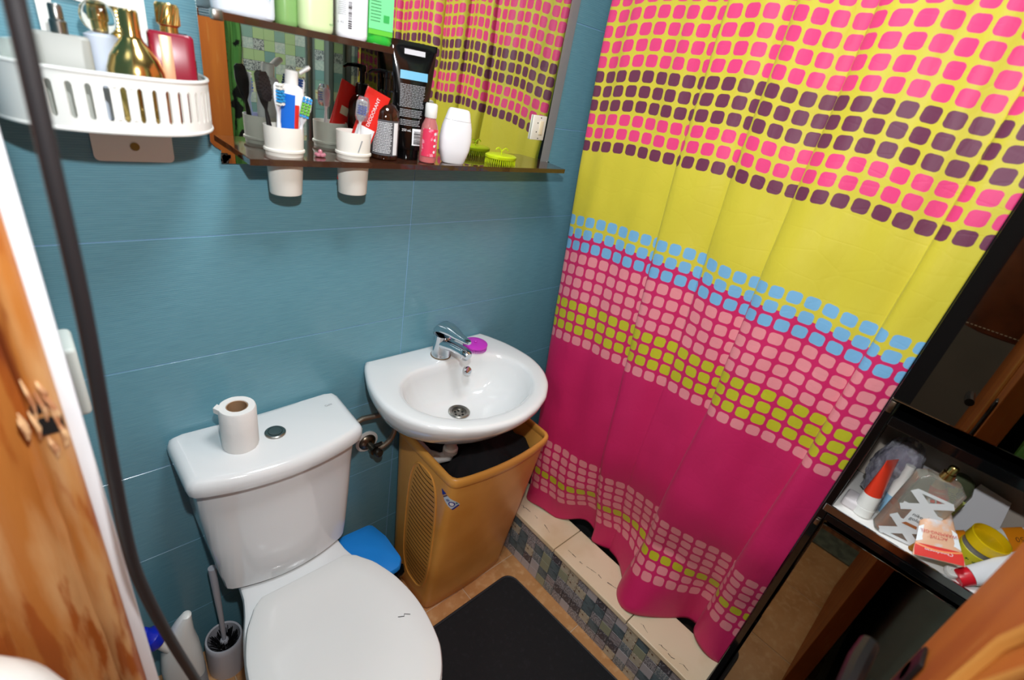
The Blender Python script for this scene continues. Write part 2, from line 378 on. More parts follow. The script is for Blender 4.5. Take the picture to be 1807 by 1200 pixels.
# ------------------------------------------------------------------ shower curtain
def curtain_material():
    m = bpy.data.materials.new('printed_curtain_fabric'); m.use_nodes = True; nt = m.node_tree; N = nt.nodes; L = nt.links; b = N['Principled BSDF']
    uv = N.new('ShaderNodeUVMap'); sp = N.new('ShaderNodeSeparateXYZ'); L.new(uv.outputs[0], sp.inputs[0])
    def M(op, a, b_=None, c=None):
        n = N.new('ShaderNodeMath'); n.operation = op
        for i, v in enumerate((a, b_, c)):
            if v is None: continue
            if isinstance(v, (int, float)): n.inputs[i].default_value = v
            else: L.new(v, n.inputs[i])
        return n.outputs[0]
    nz = N.new('ShaderNodeTexNoise'); nz.inputs['Scale'].default_value = .9; L.new(uv.outputs[0], nz.inputs['Vector'])
    jit = M('MULTIPLY', M('SUBTRACT', nz.outputs[0], .5), .06)
    u = sp.outputs[0]; v = sp.outputs[1]
    fu = M('ABSOLUTE', M('SUBTRACT', M('FRACT', M('ADD', u, jit)), .5)); fv = M('ABSOLUTE', M('SUBTRACT', M('FRACT', v), .5))
    du = M('MAXIMUM', M('SUBTRACT', fu, .165), 0.0); dv = M('MAXIMUM', M('SUBTRACT', fv, .165), 0.0)
    dist = M('SQRT', M('ADD', M('MULTIPLY', du, du), M('MULTIPLY', dv, dv)))
    cell = M('MULTIPLY_ADD', dist, -28.0, 28.0 * .253); cell = M('MINIMUM', M('MAXIMUM', cell, 0.0), 1.0)
    fac = M('DIVIDE', M('ADD', M('FLOOR', v), 40.5), 60.0)
    PK = rgb(226, 62, 122); BR = rgb(106, 46, 74); BL = rgb(118, 176, 216); SA = rgb(232, 142, 150); YG = rgb(192, 188, 40); YE = rgb(206, 192, 56); MG = rgb(204, 34, 98)
    def ramp(stops):
        r = N.new('ShaderNodeValToRGB'); r.color_ramp.interpolation = 'CONSTANT'; e = r.color_ramp.elements
        e[0].position = 0; e[0].color = stops[0][1]; e.remove(e[1])
        for row, col in stops[1:]:
            x = e.new((row + 40.25) / 60.0); x.color = col
        L.new(fac, r.inputs[0]); return r.outputs[0]
    W = (1, 1, 1, 1); K = (0, 0, 0, 1)
    ccol = ramp([(-40, MG), (-34, SA), (-32, YG), (-31, SA), (-27, MG), (-16, SA), (-15, YG), (-12, SA), (-8, BL), (-5, YE), (0, BR), (1, PK), (3, BR), (6, PK)])
    mask = ramp([(-40, K), (-34, W), (-27, K), (-16, W), (-5, K), (0, W)])
    bgf = M('GREATER_THAN', v, -6.62)
    bg = N.new('ShaderNodeMix'); bg.data_type = 'RGBA'; bg.inputs[6].default_value = MG; bg.inputs[7].default_value = YE; L.new(bgf, bg.inputs[0])
    mx = N.new('ShaderNodeMix'); mx.data_type = 'RGBA'; L.new(M('MULTIPLY', cell, mask), mx.inputs[0]); L.new(bg.outputs[2], mx.inputs[6]); L.new(ccol, mx.inputs[7])
    L.new(mx.outputs[2], b.inputs['Base Color'])
    b.inputs['Roughness'].default_value = .48; b.inputs['Specular IOR Level'].default_value = .35; b.inputs['Sheen Weight'].default_value = .05
    # creases and weave
    tc = N.new('ShaderNodeTexCoord'); mp = N.new('ShaderNodeMapping'); mp.inputs['Scale'].default_value = (1, 1.9, .6); mp.inputs['Rotation'].default_value = (.75, 0, 0); L.new(tc.outputs['Object'], mp.inputs['Vector'])
    n1 = N.new('ShaderNodeTexNoise'); n1.inputs['Scale'].default_value = 17; n1.inputs['Detail'].default_value = 4; L.new(mp.outputs[0], n1.inputs['Vector'])
    mp2 = N.new('ShaderNodeMapping'); mp2.inputs['Scale'].default_value = (1, 1.0, 2.2); mp2.inputs['Rotation'].default_value = (.7, 0, 0); L.new(tc.outputs['Object'], mp2.inputs['Vector'])
    v1 = N.new('ShaderNodeTexVoronoi'); v1.feature = 'DISTANCE_TO_EDGE'; v1.inputs['Scale'].default_value = 10; L.new(mp2.outputs[0], v1.inputs['Vector'])
    h = M('ADD', M('MULTIPLY', n1.outputs[0], .8), M('MULTIPLY', M('MINIMUM', v1.outputs[0], .05), .9))
    bp = N.new('ShaderNodeBump'); bp.inputs['Strength'].default_value = .35; bp.inputs['Distance'].default_value = .006; L.new(h, bp.inputs['Height']); L.new(bp.outputs[0], b.inputs['Normal'])
    return m
def curtain():
    CY = [-.075, -.375, -.512, -.650, -.897, -1.06]          # creases at the top
    YE_, YS = -.968, -.075
    ZT, ZB = 2.0, .205
    from mathutils import noise
    def lerp(a, b, t): return a + (b - a) * max(0, min(1, t))
    def creases(z):
        lo = lerp(0, 1, (1.45 - z) / .55); lo2 = lerp(0, 1, (.9 - z) / .65)
        return [(-.075 - .13 * lerp(0, 1, (1.75 - z) / 1.45) ** 1.4, lerp(.014, .026, (1.6 - z) / 1.0)),
                (-.375 - .045 * lo * (1 - lo2) - .10 * lo2, lerp(.016, .036, (1.6 - z) / 1.0)),
                (-.512 - .03 * lo, lerp(.016, .004, (1.5 - z) / .5)),
                (-.650 - .02 * lo + .03 * lo2, lerp(.020, .046, (1.55 - z) / 1.1)),
                (-.897 + .028 * lo2, lerp(.020, .034, (1.6 - z) / 1.0)),
                (-1.06, .02)]
    def px(y, z):
        cr = creases(z); x = 0
        for (c, A), (d, _) in zip(cr, cr[1:]):
            if d <= y <= c or (y > cr[0][0] and c == cr[0][0]):
                t = (c - y) / (c - d); t = max(0, min(1, t))
                x = -A * sin(pi * t ** .42) ** 1.0 * (1 - .25 * t)
        f = lerp(1, 0.12, (1.75 - z) / .55)
        x += f * .0024 * sin(y * 84 + 1.2 * sin(z * 2.3)) + .0028 * (1 - .3 * f) * sin(y * 47 + 2.0 + 1.5 * sin(z * 3.1))
        x += .007 * noise.noise((y * 6, z * 2.2, 3.1)) + .0035 * noise.noise((y * 17, z * 9, 1.7))
        low = lerp(0, 1, (.42 - z) / .2)
        if low > 0:
            x += -.090 * low * math.exp(-((y + .71) / .085) ** 2) + .035 * low * math.exp(-((y + .40) / .10) ** 2) - .02 * low * math.exp(-((y + .95) / .05) ** 2) + .02 * low * math.exp(-((y + .85) / .04) ** 2)
        gy = max(0, min(1, (-y - .34) / .16)); tz = max(0, min(1, (.66 - z) / .34)); x += .055 * gy * tz * tz * (3 - 2 * tz)
        return x
    NC, NR = 420, 210
    rows = []
    ref = None
    for r in range(NR + 1):
        z = ZT + (ZB - ZT) * r / NR
        ys_ = creases(z)[0][0]
        K = 700; pts = []
        for k in range(K + 1):
            y = ys_ + (YE_ - ys_) * k / K
            zz = z
            pts.append((1.128 + px(y, z) + .012 * lerp(0, 1, (z - 1.2) / .8), y))
        s = [0.0]
        for a, b in zip(pts, pts[1:]): s.append(s[-1] + math.hypot(b[0] - a[0], b[1] - a[1]))
        tot = s[-1]; out = []; k = 0
        for c in range(NC + 1):
            t = tot * c / NC
            while k < K - 1 and s[k + 1] < t: k += 1
            q = (t - s[k]) / max(s[k + 1] - s[k], 1e-9); q = max(0, min(1, q))
            out.append((pts[k][0] + (pts[k + 1][0] - pts[k][0]) * q, pts[k][1] + (pts[k + 1][1] - pts[k][1]) * q))
        rows.append((z, out, tot))
    verts, faces, uvs = [], [], []
    import bisect
    pitch = .033
    width = sum(r[2] for r in rows) / len(rows)
    for z, out, tot in rows:
        for c, (x, y) in enumerate(out):
            hem = 0
            tb = max(0, min(1, (.5 - z) / .3))
            hem = tb * (.028 * math.exp(-((y + .43) / .06) ** 2) + .006 * sin(y * 40) + .010 * math.exp(-((y + .84) / .03) ** 2))
            # the cloth hangs a little lower in front, bands tilt slightly on the big folds
            cl_f = lambda v: max(0.0, min(1.0, v))
            Lf = cl_f((y + .37) / .27); Lf = Lf * Lf * (3 - 2 * Lf); Tf = cl_f((-.4 - y) / .48); k = cl_f((1.26 - z) / .36)
            dz = -(.022 + .008 * k) * Lf + k * (-.018 + .040 * Tf) + .004 * sin(y * 23)
            verts.append((x, y, z + hem + dz * cl_f((z - .205) / .12)))
    n = NC + 1
    for r in range(NR):
        for c in range(NC): faces.append((r * n + c, r * n + c + 1, (r + 1) * n + c + 1, (r + 1) * n + c))
    me = bpy.data.meshes.new('shower_curtain'); me.from_pydata(verts, [], faces)
    ul = me.uv_layers.new(name='UVMap')
    uv = [((c / NC) * width / (pitch * 1.065), (z - 1.425) / pitch) for z, out, tot in rows for c in range(n)]
    for lp in me.loops: ul.data[lp.index].uv = uv[lp.vertex_index]
    for p in me.polygons: p.use_smooth = True
    me.materials.append(curtain_material())
    o = bpy.data.objects.new('shower_curtain', me); C.objects.link(o)
    md = o.modifiers.new('thickness', 'SOLIDIFY'); md.thickness = .0008; md.offset = 0
    tag(o, 'yellow and pink fabric shower curtain printed with rounded squares, hanging over the tiled curb', 'curtain')
curtain()
rod = G().tube([(1.14, -.004, 1.985), (1.14, -.972, 1.985)], .011, 14)
tag(rod.build('curtain_rod', m_chrome), 'chrome rod above the frame carrying the shower curtain', 'rod')
# dark tub seen under the hem inside the shower
t = thing('plastic_basin', 'dark grey round-edged plastic basin half hidden behind the curtain hem inside the shower', 'basin', (1.285, -.37, .05))
G().lathe([(.085, 0), (.09, .01), (.105, .09), (.110, .10), (.106, .103), (.100, .095), (.086, .014), (.01, .012)], n=40, cap1=True).build('tub', mat('dark_grey_plastic', (46, 44, 44), .5), t)

# ------------------------------------------------------------------ black cabinet on the right
cb = thing('bathroom_cabinet', 'tall black glass-fronted cabinet with an open lit shelf compartment on the right', 'cabinet', (1.01, -1.30, 0))
X0 = 0.0; YL = 0.327; YR = -.33                # local: y=+.327 is world -.973
G().box(0, .28, YL - .014, YL, 0, 2.0, .0015).box(0, .28, YR, YR + .014, 0, 2.0, .0015).box(.272, .28, YR, YL, 0, 2.0).box(0, .28, YR, YL, 1.985, 2.0).box(0, .28, YR, YL, 0, .02).build('carcass', m_lacquer, cb, smooth=False)
m_inner = mat('grey_beige_cabinet_lining', (176, 164, 152), .5)
G().box(.188, .1918, YR + .0145, YL - .0145, .925, 1.127).build('back_panel', m_inner, cb, smooth=False)
G().box(.004, .1875, YR + .0145, YL - .0145, .912, .925, .001).build('shelf', mat('white_shelf_board', (238, 236, 232), .3), cb)
G().box(-.001, .0035, YR + .004, YL - .004, .909, .926, .001).build('shelf_edge', m_chrome, cb, smooth=False)
G().box(-.002, .26, YR + .0145, YL - .0145, 1.127, 1.146, .001).build('top_rail', m_lacquer, cb, smooth=False)
G().box(-.004, .26, YR + .0145, YL - .0145, .893, .908, .001).build('lower_rail', m_lacquer, cb, smooth=False)
dr = G().box(-.014, -.001, YR + .004, YL - .001, 1.178, 1.98, .0015).build('door', m_blackmirror, cb, smooth=False)
G().box(-.0150, -.0142, YL - .026, YL - .001, 1.182, 1.979).build('frame_strip', m_lacquer, dr, smooth=False)
dr2 = G().box(-.010, -.001, YR + .004, YL - .018, .03, .888, .0015).build('door', m_blackmirror, cb, smooth=False)
G().box(-.006, 0, YL - .010, YL - .002, 1.150, 1.172, .001).build('hinge', m_brass, cb)
G().box(-.006, 0, YL - .012, YL - .004, .872, .886, .001).build('hinge', m_brass, cb)
k_ = G().lathe([(.006, 0), (.006, .012), (.014, .016), (.015, .022), (.010, .026)], n=20, M=T(-.010, .10, .56) @ Matrix.Rotation(-pi / 2, 4, 'Y')); k_.build('knob', m_chrome, dr2)

# ------------------------------------------------------------------ toilet
tc_ = (.283, -.10)
def tank_outline(w, d, bulge, r, cx=.283):
    h = w / 2
    pts = [(cx - h, -.006), (cx + h, -.006), (cx + h * .985, -(d - bulge))]
    for k in range(1, 12):
        s = k / 12; x = cx + h * (1 - 2 * s); pts.append((x, -(d - bulge) - bulge * (1 - (1 - 2 * s) ** 2)))
    pts.append((cx - h * .985, -(d - bulge)))
    rad = [.018, .018, r] + [0] * 11 + [r]
    return round_poly(pts, rad, 8)
to = thing('toilet', 'white ceramic close-coupled toilet with its lid down, beside the hamper', 'toilet', (0, 0, 0))
def oring(o, z): return [(p[0], p[1], z) for p in o]
NP = 96
g = G(); rs = []
for z, s_w, s_d, bl, ins in ((.402, .235, .165, .022, 0), (.406, .262, .182, .028, 0), (.418, .284, .190, .03, 0), (.46, .298, .190, .032, 0), (.55, .318, .186, .034, 0), (.65, .334, .183, .036, 0), (.732, .345, .182, .036, 0)):
    rs.append(oring(polar(tank_outline(s_w, s_d, bl, .04), tc_, NP), z))
g.rings(rs); g.build('cistern', m_white, to)
lo = polar(tank_outline(.368, .206, .038, .05), tc_, NP)
g = G(); g.rings([oring(inset(lo, tc_, .012), .729), oring(inset(lo, tc_, .002), .733), oring(lo, .741), oring(lo, .753), oring(inset(lo, tc_, .004), .763), oring(inset(lo, tc_, .012), .769), oring(inset(lo, tc_, .022), .7705)])
lid = g.build('cistern_lid', m_white, to)
bt = G().lathe([(.0215, .770), (.0215, .7735), (.019, .7755), (.015, .7755), (.0148, .7735), (.0142, .7735), (.0138, .776), (.004, .7765)], c=(.287, -.100), n=32); bt.build('flush_button', m_steel, to)
text('logo', 'Gala', .010, m_grey, lid, T(.425, -.060, .7708) @ Matrix.Rotation(radians(8), 4, 'Z'))
# bowl
def egg(ys_hw, cx=.288, back=-.006):
    L_ = [(cx - h, y) for y, h in ys_hw]; Rr = [(cx + h, y) for y, h in reversed(ys_hw)]
    return L_ + Rr
def spline(pts, n=26):
    out = []
    ys = [p[0] for p in pts]
    for k in range(n):
        y = ys[0] + (ys[-1] - ys[0]) * (1 - cos(pi * k / (n - 1))) / 2
        # catmull in index space
        for i in range(len(pts) - 1):
            if pts[i + 1][0] <= y <= pts[i][0] or i == len(pts) - 2:
                t = (pts[i][0] - y) / (pts[i][0] - pts[i + 1][0]); p0 = pts[max(i - 1, 0)][1]; p1 = pts[i][1]; p2 = pts[i + 1][1]; p3 = pts[min(i + 2, len(pts) - 1)][1]
                h = .5 * (2 * p1 + (p2 - p0) * t + (2 * p0 - 5 * p1 + 4 * p2 - p3) * t * t + (3 * p1 - p0 - 3 * p2 + p3) * t ** 3)
                out.append((y, max(h, .0005))); break
    return out
top = spline([(-.008, .112), (-.12, .118), (-.20, .124), (-.27, .147), (-.35, .168), (-.45, .176), (-.55, .158), (-.61, .118), (-.645, .06), (-.655, .002)])
tb_c = (.288, -.35)
topo = polar(egg(top), tb_c, NP)
g = G(); g.rings([oring([(p[0] * 1, p[1]) for p in scaled(topo, (.288, -.28), .55, .66)], 0.0), oring(scaled(topo, (.288, -.28), .54, .66), .05), oring(scaled(topo, (.288, -.27), .56, .70), .16), oring(scaled(topo, (.288, -.22), .74, .84), .27), oring(scaled(topo, (.288, -.15), .93, .96), .34), oring(scaled(topo, (.288, -.10), .995, .995), .375), oring(topo, .395), oring(inset(topo, tb_c, .004), .402), oring(inset(topo, tb_c, .012), .405)])
g.build('bowl', m_white, to)
seat_pts = spline([(-.232, .100), (-.245, .118), (-.29, .148), (-.36, .172), (-.45, .181), (-.55, .166), (-.61, .130), (-.648, .07), (-.66, .002)], 34)
so = polar(round_poly(egg(seat_pts, .291), 0), (.291, -.43), NP)
g = G(); g.rings([oring(inset(so, (.291, -.43), .008), .4075), oring(so, .411), oring(so, .419), oring(inset(so, (.291, -.43), .004), .4225)])
g.build('seat', m_whitepl, to)
lc = (.291, -.43); l2 = inset(so, lc, .001)
g = G(); g.rings([oring(inset(l2, lc, .006), .4235), oring(l2, .427), oring(l2, .434), oring(inset(l2, lc, .003), .4395), oring(inset(l2, lc, .009), .4425), oring(inset(l2, lc, .05), .4445), oring(inset(l2, lc, .11), .4452)])
lidt = g.build('seat_lid', mat('white_seat_plastic', (226, 228, 226), .22, coat=.2), to)
g = G(); zz = .44545
for a, b, w_ in (((.4085, -.452), (.4205, -.4585), .0009), ((.4205, -.4585), (.4235, -.454), .0007), ((.4235, -.454), (.434, -.4625), .0008)):
    g.quad((a[0], a[1] - w_, zz), (b[0], b[1] - w_, zz), (b[0], b[1] + w_, zz), (a[0], a[1] + w_, zz))
g.build('scratch', m_blackink, lidt, smooth=False)

# toilet paper on the cistern
tp = thing('toilet_paper_roll', 'white toilet paper roll standing on the cistern lid', 'toilet paper', (.2175, -.1, .7705))
g = G(); n = 40; prof = [(.0205, .003), (.033, 0), (.0345, .004), (.0345, .095), (.033, .099), (.0205, .099), (.0198, .097), (.0198, .004)]
R = [g.ring([(r * cos(2 * pi * k / n) * (1 + .012 * sin(3 * k)), r * sin(2 * pi * k / n) * (1 + .01 * cos(5 * k)), z) for k in range(n)]) for r, z in prof]
for a, b in zip(R, R[1:] + R[:1]): g.skin(a, b)
g.build('paper', mat('tissue_paper', (240, 238, 234), .9, bump=(70, .3)), tp)
G().lathe([(.0196, .004), (.0196, .0975), (.0180, .0975), (.0180, .004)], n=30, cap0=False, cap1=False).build('cardboard_core', mat('cardboard', (158, 124, 92), .85), tp)
g = G(); g.prism([(-.034, .0), (-.040, .012), (-.030, .022), (-.026, .012)], .088, .0995); g.build('loose_end', MATS['tissue_paper'], tp)

# supply hose and wall valve
vt = thing('wall_valve', 'tarnished metal angle valve with white rosette on the wall behind the cistern', 'valve', (.563, -.0035, .556))
G().lathe([(.034, 0), (.034, .005), (.028, .007), (.012, .007)], n=28, M=Matrix.Rotation(pi / 2, 4, 'X')).build('rosette', m_whitepl, vt)
G().lathe([(.026, .007), (.025, .010), (.018, .016), (.010, .018), (.010, .045), (.013, .047), (.013, .052)], n=24, M=Matrix.Rotation(pi / 2, 4, 'X')).build('body', m_brass, vt)
G().lathe([(.010, 0), (.012, .004), (.012, .02), (.008, .024)], n=12, M=T(0.004, -.050, -.004) @ Matrix.Rotation(radians(68), 4, 'X')).tube([(0, -.035, 0), (.03, -.036, .002)], .008, 10).build('knob', mat('dark_worn_metal', (70, 66, 60), .35, .8), vt)
hp = []
for k in range(25):
    t_ = k / 24; a = radians(112 - 215 * t_)
    hp.append((.566 + .056 * cos(a) + (.012 if .2 < t_ < .7 else 0) * sin(pi * (t_ - .2) / .5) if False else .572 + .052 * cos(a), -.040 - .012 * sin(pi * t_), .612 + .062 * sin(a)))
hp = [(.455, -.05, .655), (.495, -.048, .672), (.525, -.046, .680)] + hp[4:23] + [(.598, -.039, .560), (.590, -.039, .558)]
tag(G().tube(hp, .0075, 12).build('supply_hose', mat('braided_hose', (150, 138, 122), .35, .85, bump=(600, .6))), 'braided metal supply hose looping from the cistern to the wall valve', 'hose')

# ------------------------------------------------------------------ sink
sk = thing('washbasin', 'small white wall-hung washbasin with a single tap hole, above the orange hamper', 'sink', (0, 0, 0))
cx = .743
half = [(.0, .198), (-.03, .212), (-.08, .231), (-.14, .243), (-.20, .2435), (-.26, .225), (-.31, .190), (-.35, .140), (-.375, .085), (-.387, .03), (-.388, .001)]
half = spline([(y - .0045, h) for y, h in half], 40)
outl = egg(half, cx); cO = (cx, -.20)
oo = polar(round_poly(outl, [.012] + [0] * (len(outl) - 2) + [.012], 4), cO, 112)
inn_ = spline([(-.098, .09), (-.105, .125), (-.135, .165), (-.18, .186), (-.23, .186), (-.28, .160), (-.32, .115), (-.343, .055), (-.348, .001)], 30)
io_ = polar(egg(inn_, cx), (cx, -.20), 112)
dc = (.752, -.170)
def mix(a, b, t): return [(p[0] * (1 - t) + q[0] * t, p[1] * (1 - t) + q[1] * t) for p, q in zip(a, b)]
dring = [(dc[0] + .027 * cos(2 * pi * k / 112), dc[1] + .027 * sin(2 * pi * k / 112)) for k in range(112)]
sb = (cx, -.15)
rs = [oring(scaled(oo, (cx, -.15), .16), .680), oring(scaled(oo, (cx, -.12), .45), .687), oring(scaled(oo, (cx, -.06), .70, .68), .706), oring(scaled(oo, (cx, -.02), .88, .86), .745), oring(scaled(oo, (cx, -.0045), .965, .955), .785), oring(scaled(oo, (cx, -.0045), .992, .99), .806), oring(oo, .819), oring(inset(oo, cO, .0015), .826), oring(inset(oo, cO, .006), .830), oring(inset(oo, cO, .013), .831),
      oring(mix(oo, io_, .60), .830), oring(inset(io_, cO, -.010), .829), oring(inset(io_, cO, -.003), .827), oring(inset(io_, cO, .004), .820), oring(mix(io_, dring, .06), .800), oring(mix(io_, dring, .16), .765), oring(mix(io_, dring, .30), .735), oring(mix(io_, dring, .50), .715), oring(mix(io_, dring, .75), .704), oring(dring, .700), oring(scaled(dring, dc, .95), .690)]
g = G(); g.rings(rs, True, True); g.build('basin', m_white, sk, ang=.9)
dd = G().lathe([(.0305, .7015), (.0305, .7035), (.027, .7055), (.021, .7035), (.020, .697), (.001, .6965)], c=dc, n=36, cap0=False); dro = dd.build('drain', m_steel, sk)
g = G()
for k in range(6):
    a = k * pi / 3; g.lathe([(.0035, .6968), (.0035, .6972)], c=(dc[0] + .0115 * cos(a), dc[1] + .0115 * sin(a)), n=10)
g.build('drain_hole_shade', m_dark, dro)  # dark discs laid on the drain as the shade of its holes
G().lathe([(.0125, -.006), (.0125, .004), (.010, .0065), (.004, .0075)], n=26, M=T(.803, -.1215, .796) @ Matrix.Rotation(radians(60), 4, 'X')).build('overflow_cap', m_chrome, sk)
# tap
tp_ = thing('tap', 'chrome single-lever mixer tap on the back ledge of the washbasin', 'tap', (.748, -.062, .8305))
G().lathe([(.0265, 0), (.0265, .004), (.0245, .008), (.0235, .03), (.0225, .055), (.0235, .062), (.0235, .066)], n=36).build('body', m_chrome, tp_)
sp = G(); P_ = [(0, -.004, .040, .020, .019), (0, -.03, .047, .019, .017), (0, -.06, .055, .0175, .0145), (0, -.09, .059, .0165, .013), (0, -.108, .059, .0155, .012), (0, -.116, .057, .011, .009)]
R_ = []
for x, y, z, a, b in P_: R_.append([(x + a * cos(2 * pi * k / 24), y - .25 * b * sin(2 * pi * k / 24), z + b * sin(2 * pi * k / 24)) for k in range(24)])
sp.rings(R_); sp.lathe([(.011, 0), (.011, .012)], n=20, M=T(0, -.101, .043)); sp.build('spout', m_chrome, tp_)
lv = G(); P_ = [(.028, .068, .004, .003), (.020, .076, .019, .014), (.006, .086, .0255, .019), (-.014, .091, .0245, .018), (-.040, .093, .021, .0145), (-.066, .092, .0155, .011), (-.092, .094, .0110, .0085), (-.104, .095, .0100, .0080), (-.112, .095, .006, .005)]
R_ = []
for y, z, a, b in P_: R_.append([(a * cos(2 * pi * k / 24), y - .2 * b * sin(2 * pi * k / 24), z + b * sin(2 * pi * k / 24)) for k in range(24)])
lv.rings(R_); lv.build('lever', m_chrome, tp_)
G().lathe([(.0285, 0), (.0285, .0012), (.026, .0012)], n=30).build('base_ring', mat('limescale_brown', (120, 96, 66), .6), tp_)
# magenta bristle brush
def bristle_brush(name, label, loc, r, h, m, loop, scx=1.0):
    t = thing(name, label, 'brush', loc)
    g = G(); g.loft([(0, 0, h * .55, r * .96 * scx, r * .96, 2), (0, 0, h * .65, r * scx, r, 2), (0, 0, h * .88, r * scx, r, 2), (0, 0, h, r * .9 * scx, r * .9, 2), (0, 0, h * 1.02, r * .4 * scx, r * .4, 2)], 36); g.build('disc', m, t)
    b = G()
    for rr_, nn in ((.93, 44), (.72, 30), (.5, 20), (.25, 8)):
        for k in range(nn):
            a = 2 * pi * k / nn; x, y = r * rr_ * cos(a) * scx, r * rr_ * sin(a)
            b.loft([(x * 1.04, y * 1.04, 0, r * .022, r * .022, 2), (x, y, h * .6, r * .04, r * .04, 2)], 5)
    b.build('bristles', m, t, kind='stuff')
    if loop:
        l = G(); l.tube([(0, 0, h), (0, 0, h + .007), (.004, -.001, h + .012), (.010, -.002, h + .015), (.015, -.002, h + .0135), (.018, -.002, h + .010)], .0014, 8)
        l.tube([(0, 0, h + .006), (-.004, .001, h + .012), (-.010, .002, h + .015), (-.015, .002, h + .0135), (-.018, .002, h + .010)], .0014, 8)
        l.build('tail_handle', m, t)
    else: G().lathe([(.003, h), (.0045, h + .004), (.002, h + .006)], n=12).build('nub', m, t)
m_mag = mat('magenta_silicone', (206, 58, 200), .35, trans=.0)
m_lime = mat('lime_silicone', (190, 212, 18), .35)
bristle_brush('scrub_brush', 'magenta round silicone bristle brush on the washbasin ledge beside the tap', (.862, -.073, .8308), .036, .018, m_mag, False)

# waste pipe below the basin, going behind the hamper rim
wp = thing('waste_pipe', 'white plastic waste pipe and trap under the washbasin', 'pipe', (.745, -.165, 0))
G().tube([(0, 0, .650), (0, 0, .60), (0, 0, .555)], .0165, 20).build('pipe', m_whitepl, wp)
G().lathe([(.019, .553), (.022, .556), (.022, .570), (.019, .573)], n=24).build('ring_nut', m_whitepl, wp)
G().tube([(0, 0, .56), (-.003, .003, .538), (-.02, .02, .524), (-.045, .045, .530), (-.06, .07, .55), (-.062, .12, .56), (-.062, .158, .56)], .0165, 16).build('trap_bend', m_whitepl, wp)

# ------------------------------------------------------------------ laundry hamper
hm = thing('laundry_hamper', 'tall orange plastic laundry hamper with slotted side under the washbasin', 'hamper', (0, 0, 0))
def hrect(x0, x1, y0, y1, r=.035, bulge=.006):
    pts = [(x0, y0), (x0, y1)]
    for k in range(1, 8):
        s = k / 8; pts.insert(1 + k, (x0 + (x1 - x0) * s, 0))
    pts = [(x0, y1), (x0, y0)] + [(x0 + (x1 - x0) * k / 8, y0 - bulge * (1 - (2 * k / 8 - 1) ** 2)) for k in range(1, 8)] + [(x1, y0), (x1, y1)]
    return round_poly(pts, [r * .8, r] + [0] * 7 + [r, r * .8], 6)
def H(z):     # outline at height z
    t = z / .60
    return hrect(.652 - .006 * t, .972 + .035 * t ** 1.0, -.262 - .045 * t, -.055 + .03 * t, .030 + .008 * t, .010 + .012 * t)
hc = (.82, -.16)
hp_ = lambda z: polar(H(z), hc, 112)
def rimz(p, z):     # rim corners stand up a little, sides dip
    dx = abs((p[0] - .822) / .19); dy = abs((p[1] + .165) / .15)
    return z - .014 * (1 - dx ** 2 if dy > dx else 1 - dy ** 2)
g = G(); zs = [0, .01, .05, .1, .2, .3, .4, .5, .56, .598]
outer = [[(p[0], p[1], z) for p in (inset(hp_(z), hc, .008) if z == 0 else hp_(z))] for z in zs]
inner = [[(p[0], p[1], z) for p in inset(hp_(z), hc, .0035)] for z in (.59, .5, .4, .2, .02)]
g.rings(outer + inner, True, True); g.build('body', m_orange_pl, hm, ang=.8)
g = G(); rp = hp_(.60); R = []
for d, dz in ((.001, -.022), (-.005, -.024), (-.0075, -.018), (-.0085, -.004), (-.005, .004), (.002, .006), (.006, .002), (.0065, -.010), (.0035, -.022)):
    R.append(g.ring([(q[0], q[1], .607 + dz) for q in inset(rp, hc, d)]))
for a, b in zip(R, R[1:] + R[:1]): g.skin(a, b)
g.build('rim', m_orange_pl, hm, ang=1.2)
# oval raised frame on the left side; dark strips stand for shaded vent slots
def side_x(y, z): 
    t = z / .60; return (.652 - .006 * t) - .0006
g = G(); pts = []
oy0, oy1, oz0, oz1 = -.255, -.112, .070, .555
for k in range(48):
    a = 2 * pi * k / 48; e = 3.2
    y = (oy0 + oy1) / 2 + (oy1 - oy0) / 2 * math.copysign(abs(cos(a)) ** (2 / e), cos(a)); z = (oz0 + oz1) / 2 + (oz1 - oz0) / 2 * math.copysign(abs(sin(a)) ** (2 / e), sin(a))
    pts.append((side_x(y, z), y, z))
g.tube(pts + [pts[0]], .0028, 6); g.build('oval_ridge', m_orange_pl, hm)
m_slot = mat('slot_shade', (60, 28, 6), .8)
ns = 27
for i in range(ns):
    z = oz0 + .018 + (oz1 - oz0 - .036) * i / (ns - 1); zc = (z - (oz0 + oz1) / 2) / ((oz1 - oz0) / 2)
    hwid = (oy1 - oy0) / 2 * (1 - abs(zc) ** 3.2) ** (1 / 3.2) - .012
    yc = (oy0 + oy1) / 2 - .004; g = G(); A = []; B = []
    for k in range(9):
        y = yc - hwid + 2 * hwid * k / 8; s = (y - yc) / hwid if hwid > 0 else 0; dz = .006 * s * s + .003 * s
        x = side_x(y, z) + .0001
        A.append(g.bm.verts.new((x - .0004, y, z + dz - .0015))); B.append(g.bm.verts.new((x - .0004, y, z + dz + .0015)))
    g.skin(A, B, closed=False); g.build('vent_slot_shade', m_slot, hm, smooth=False)
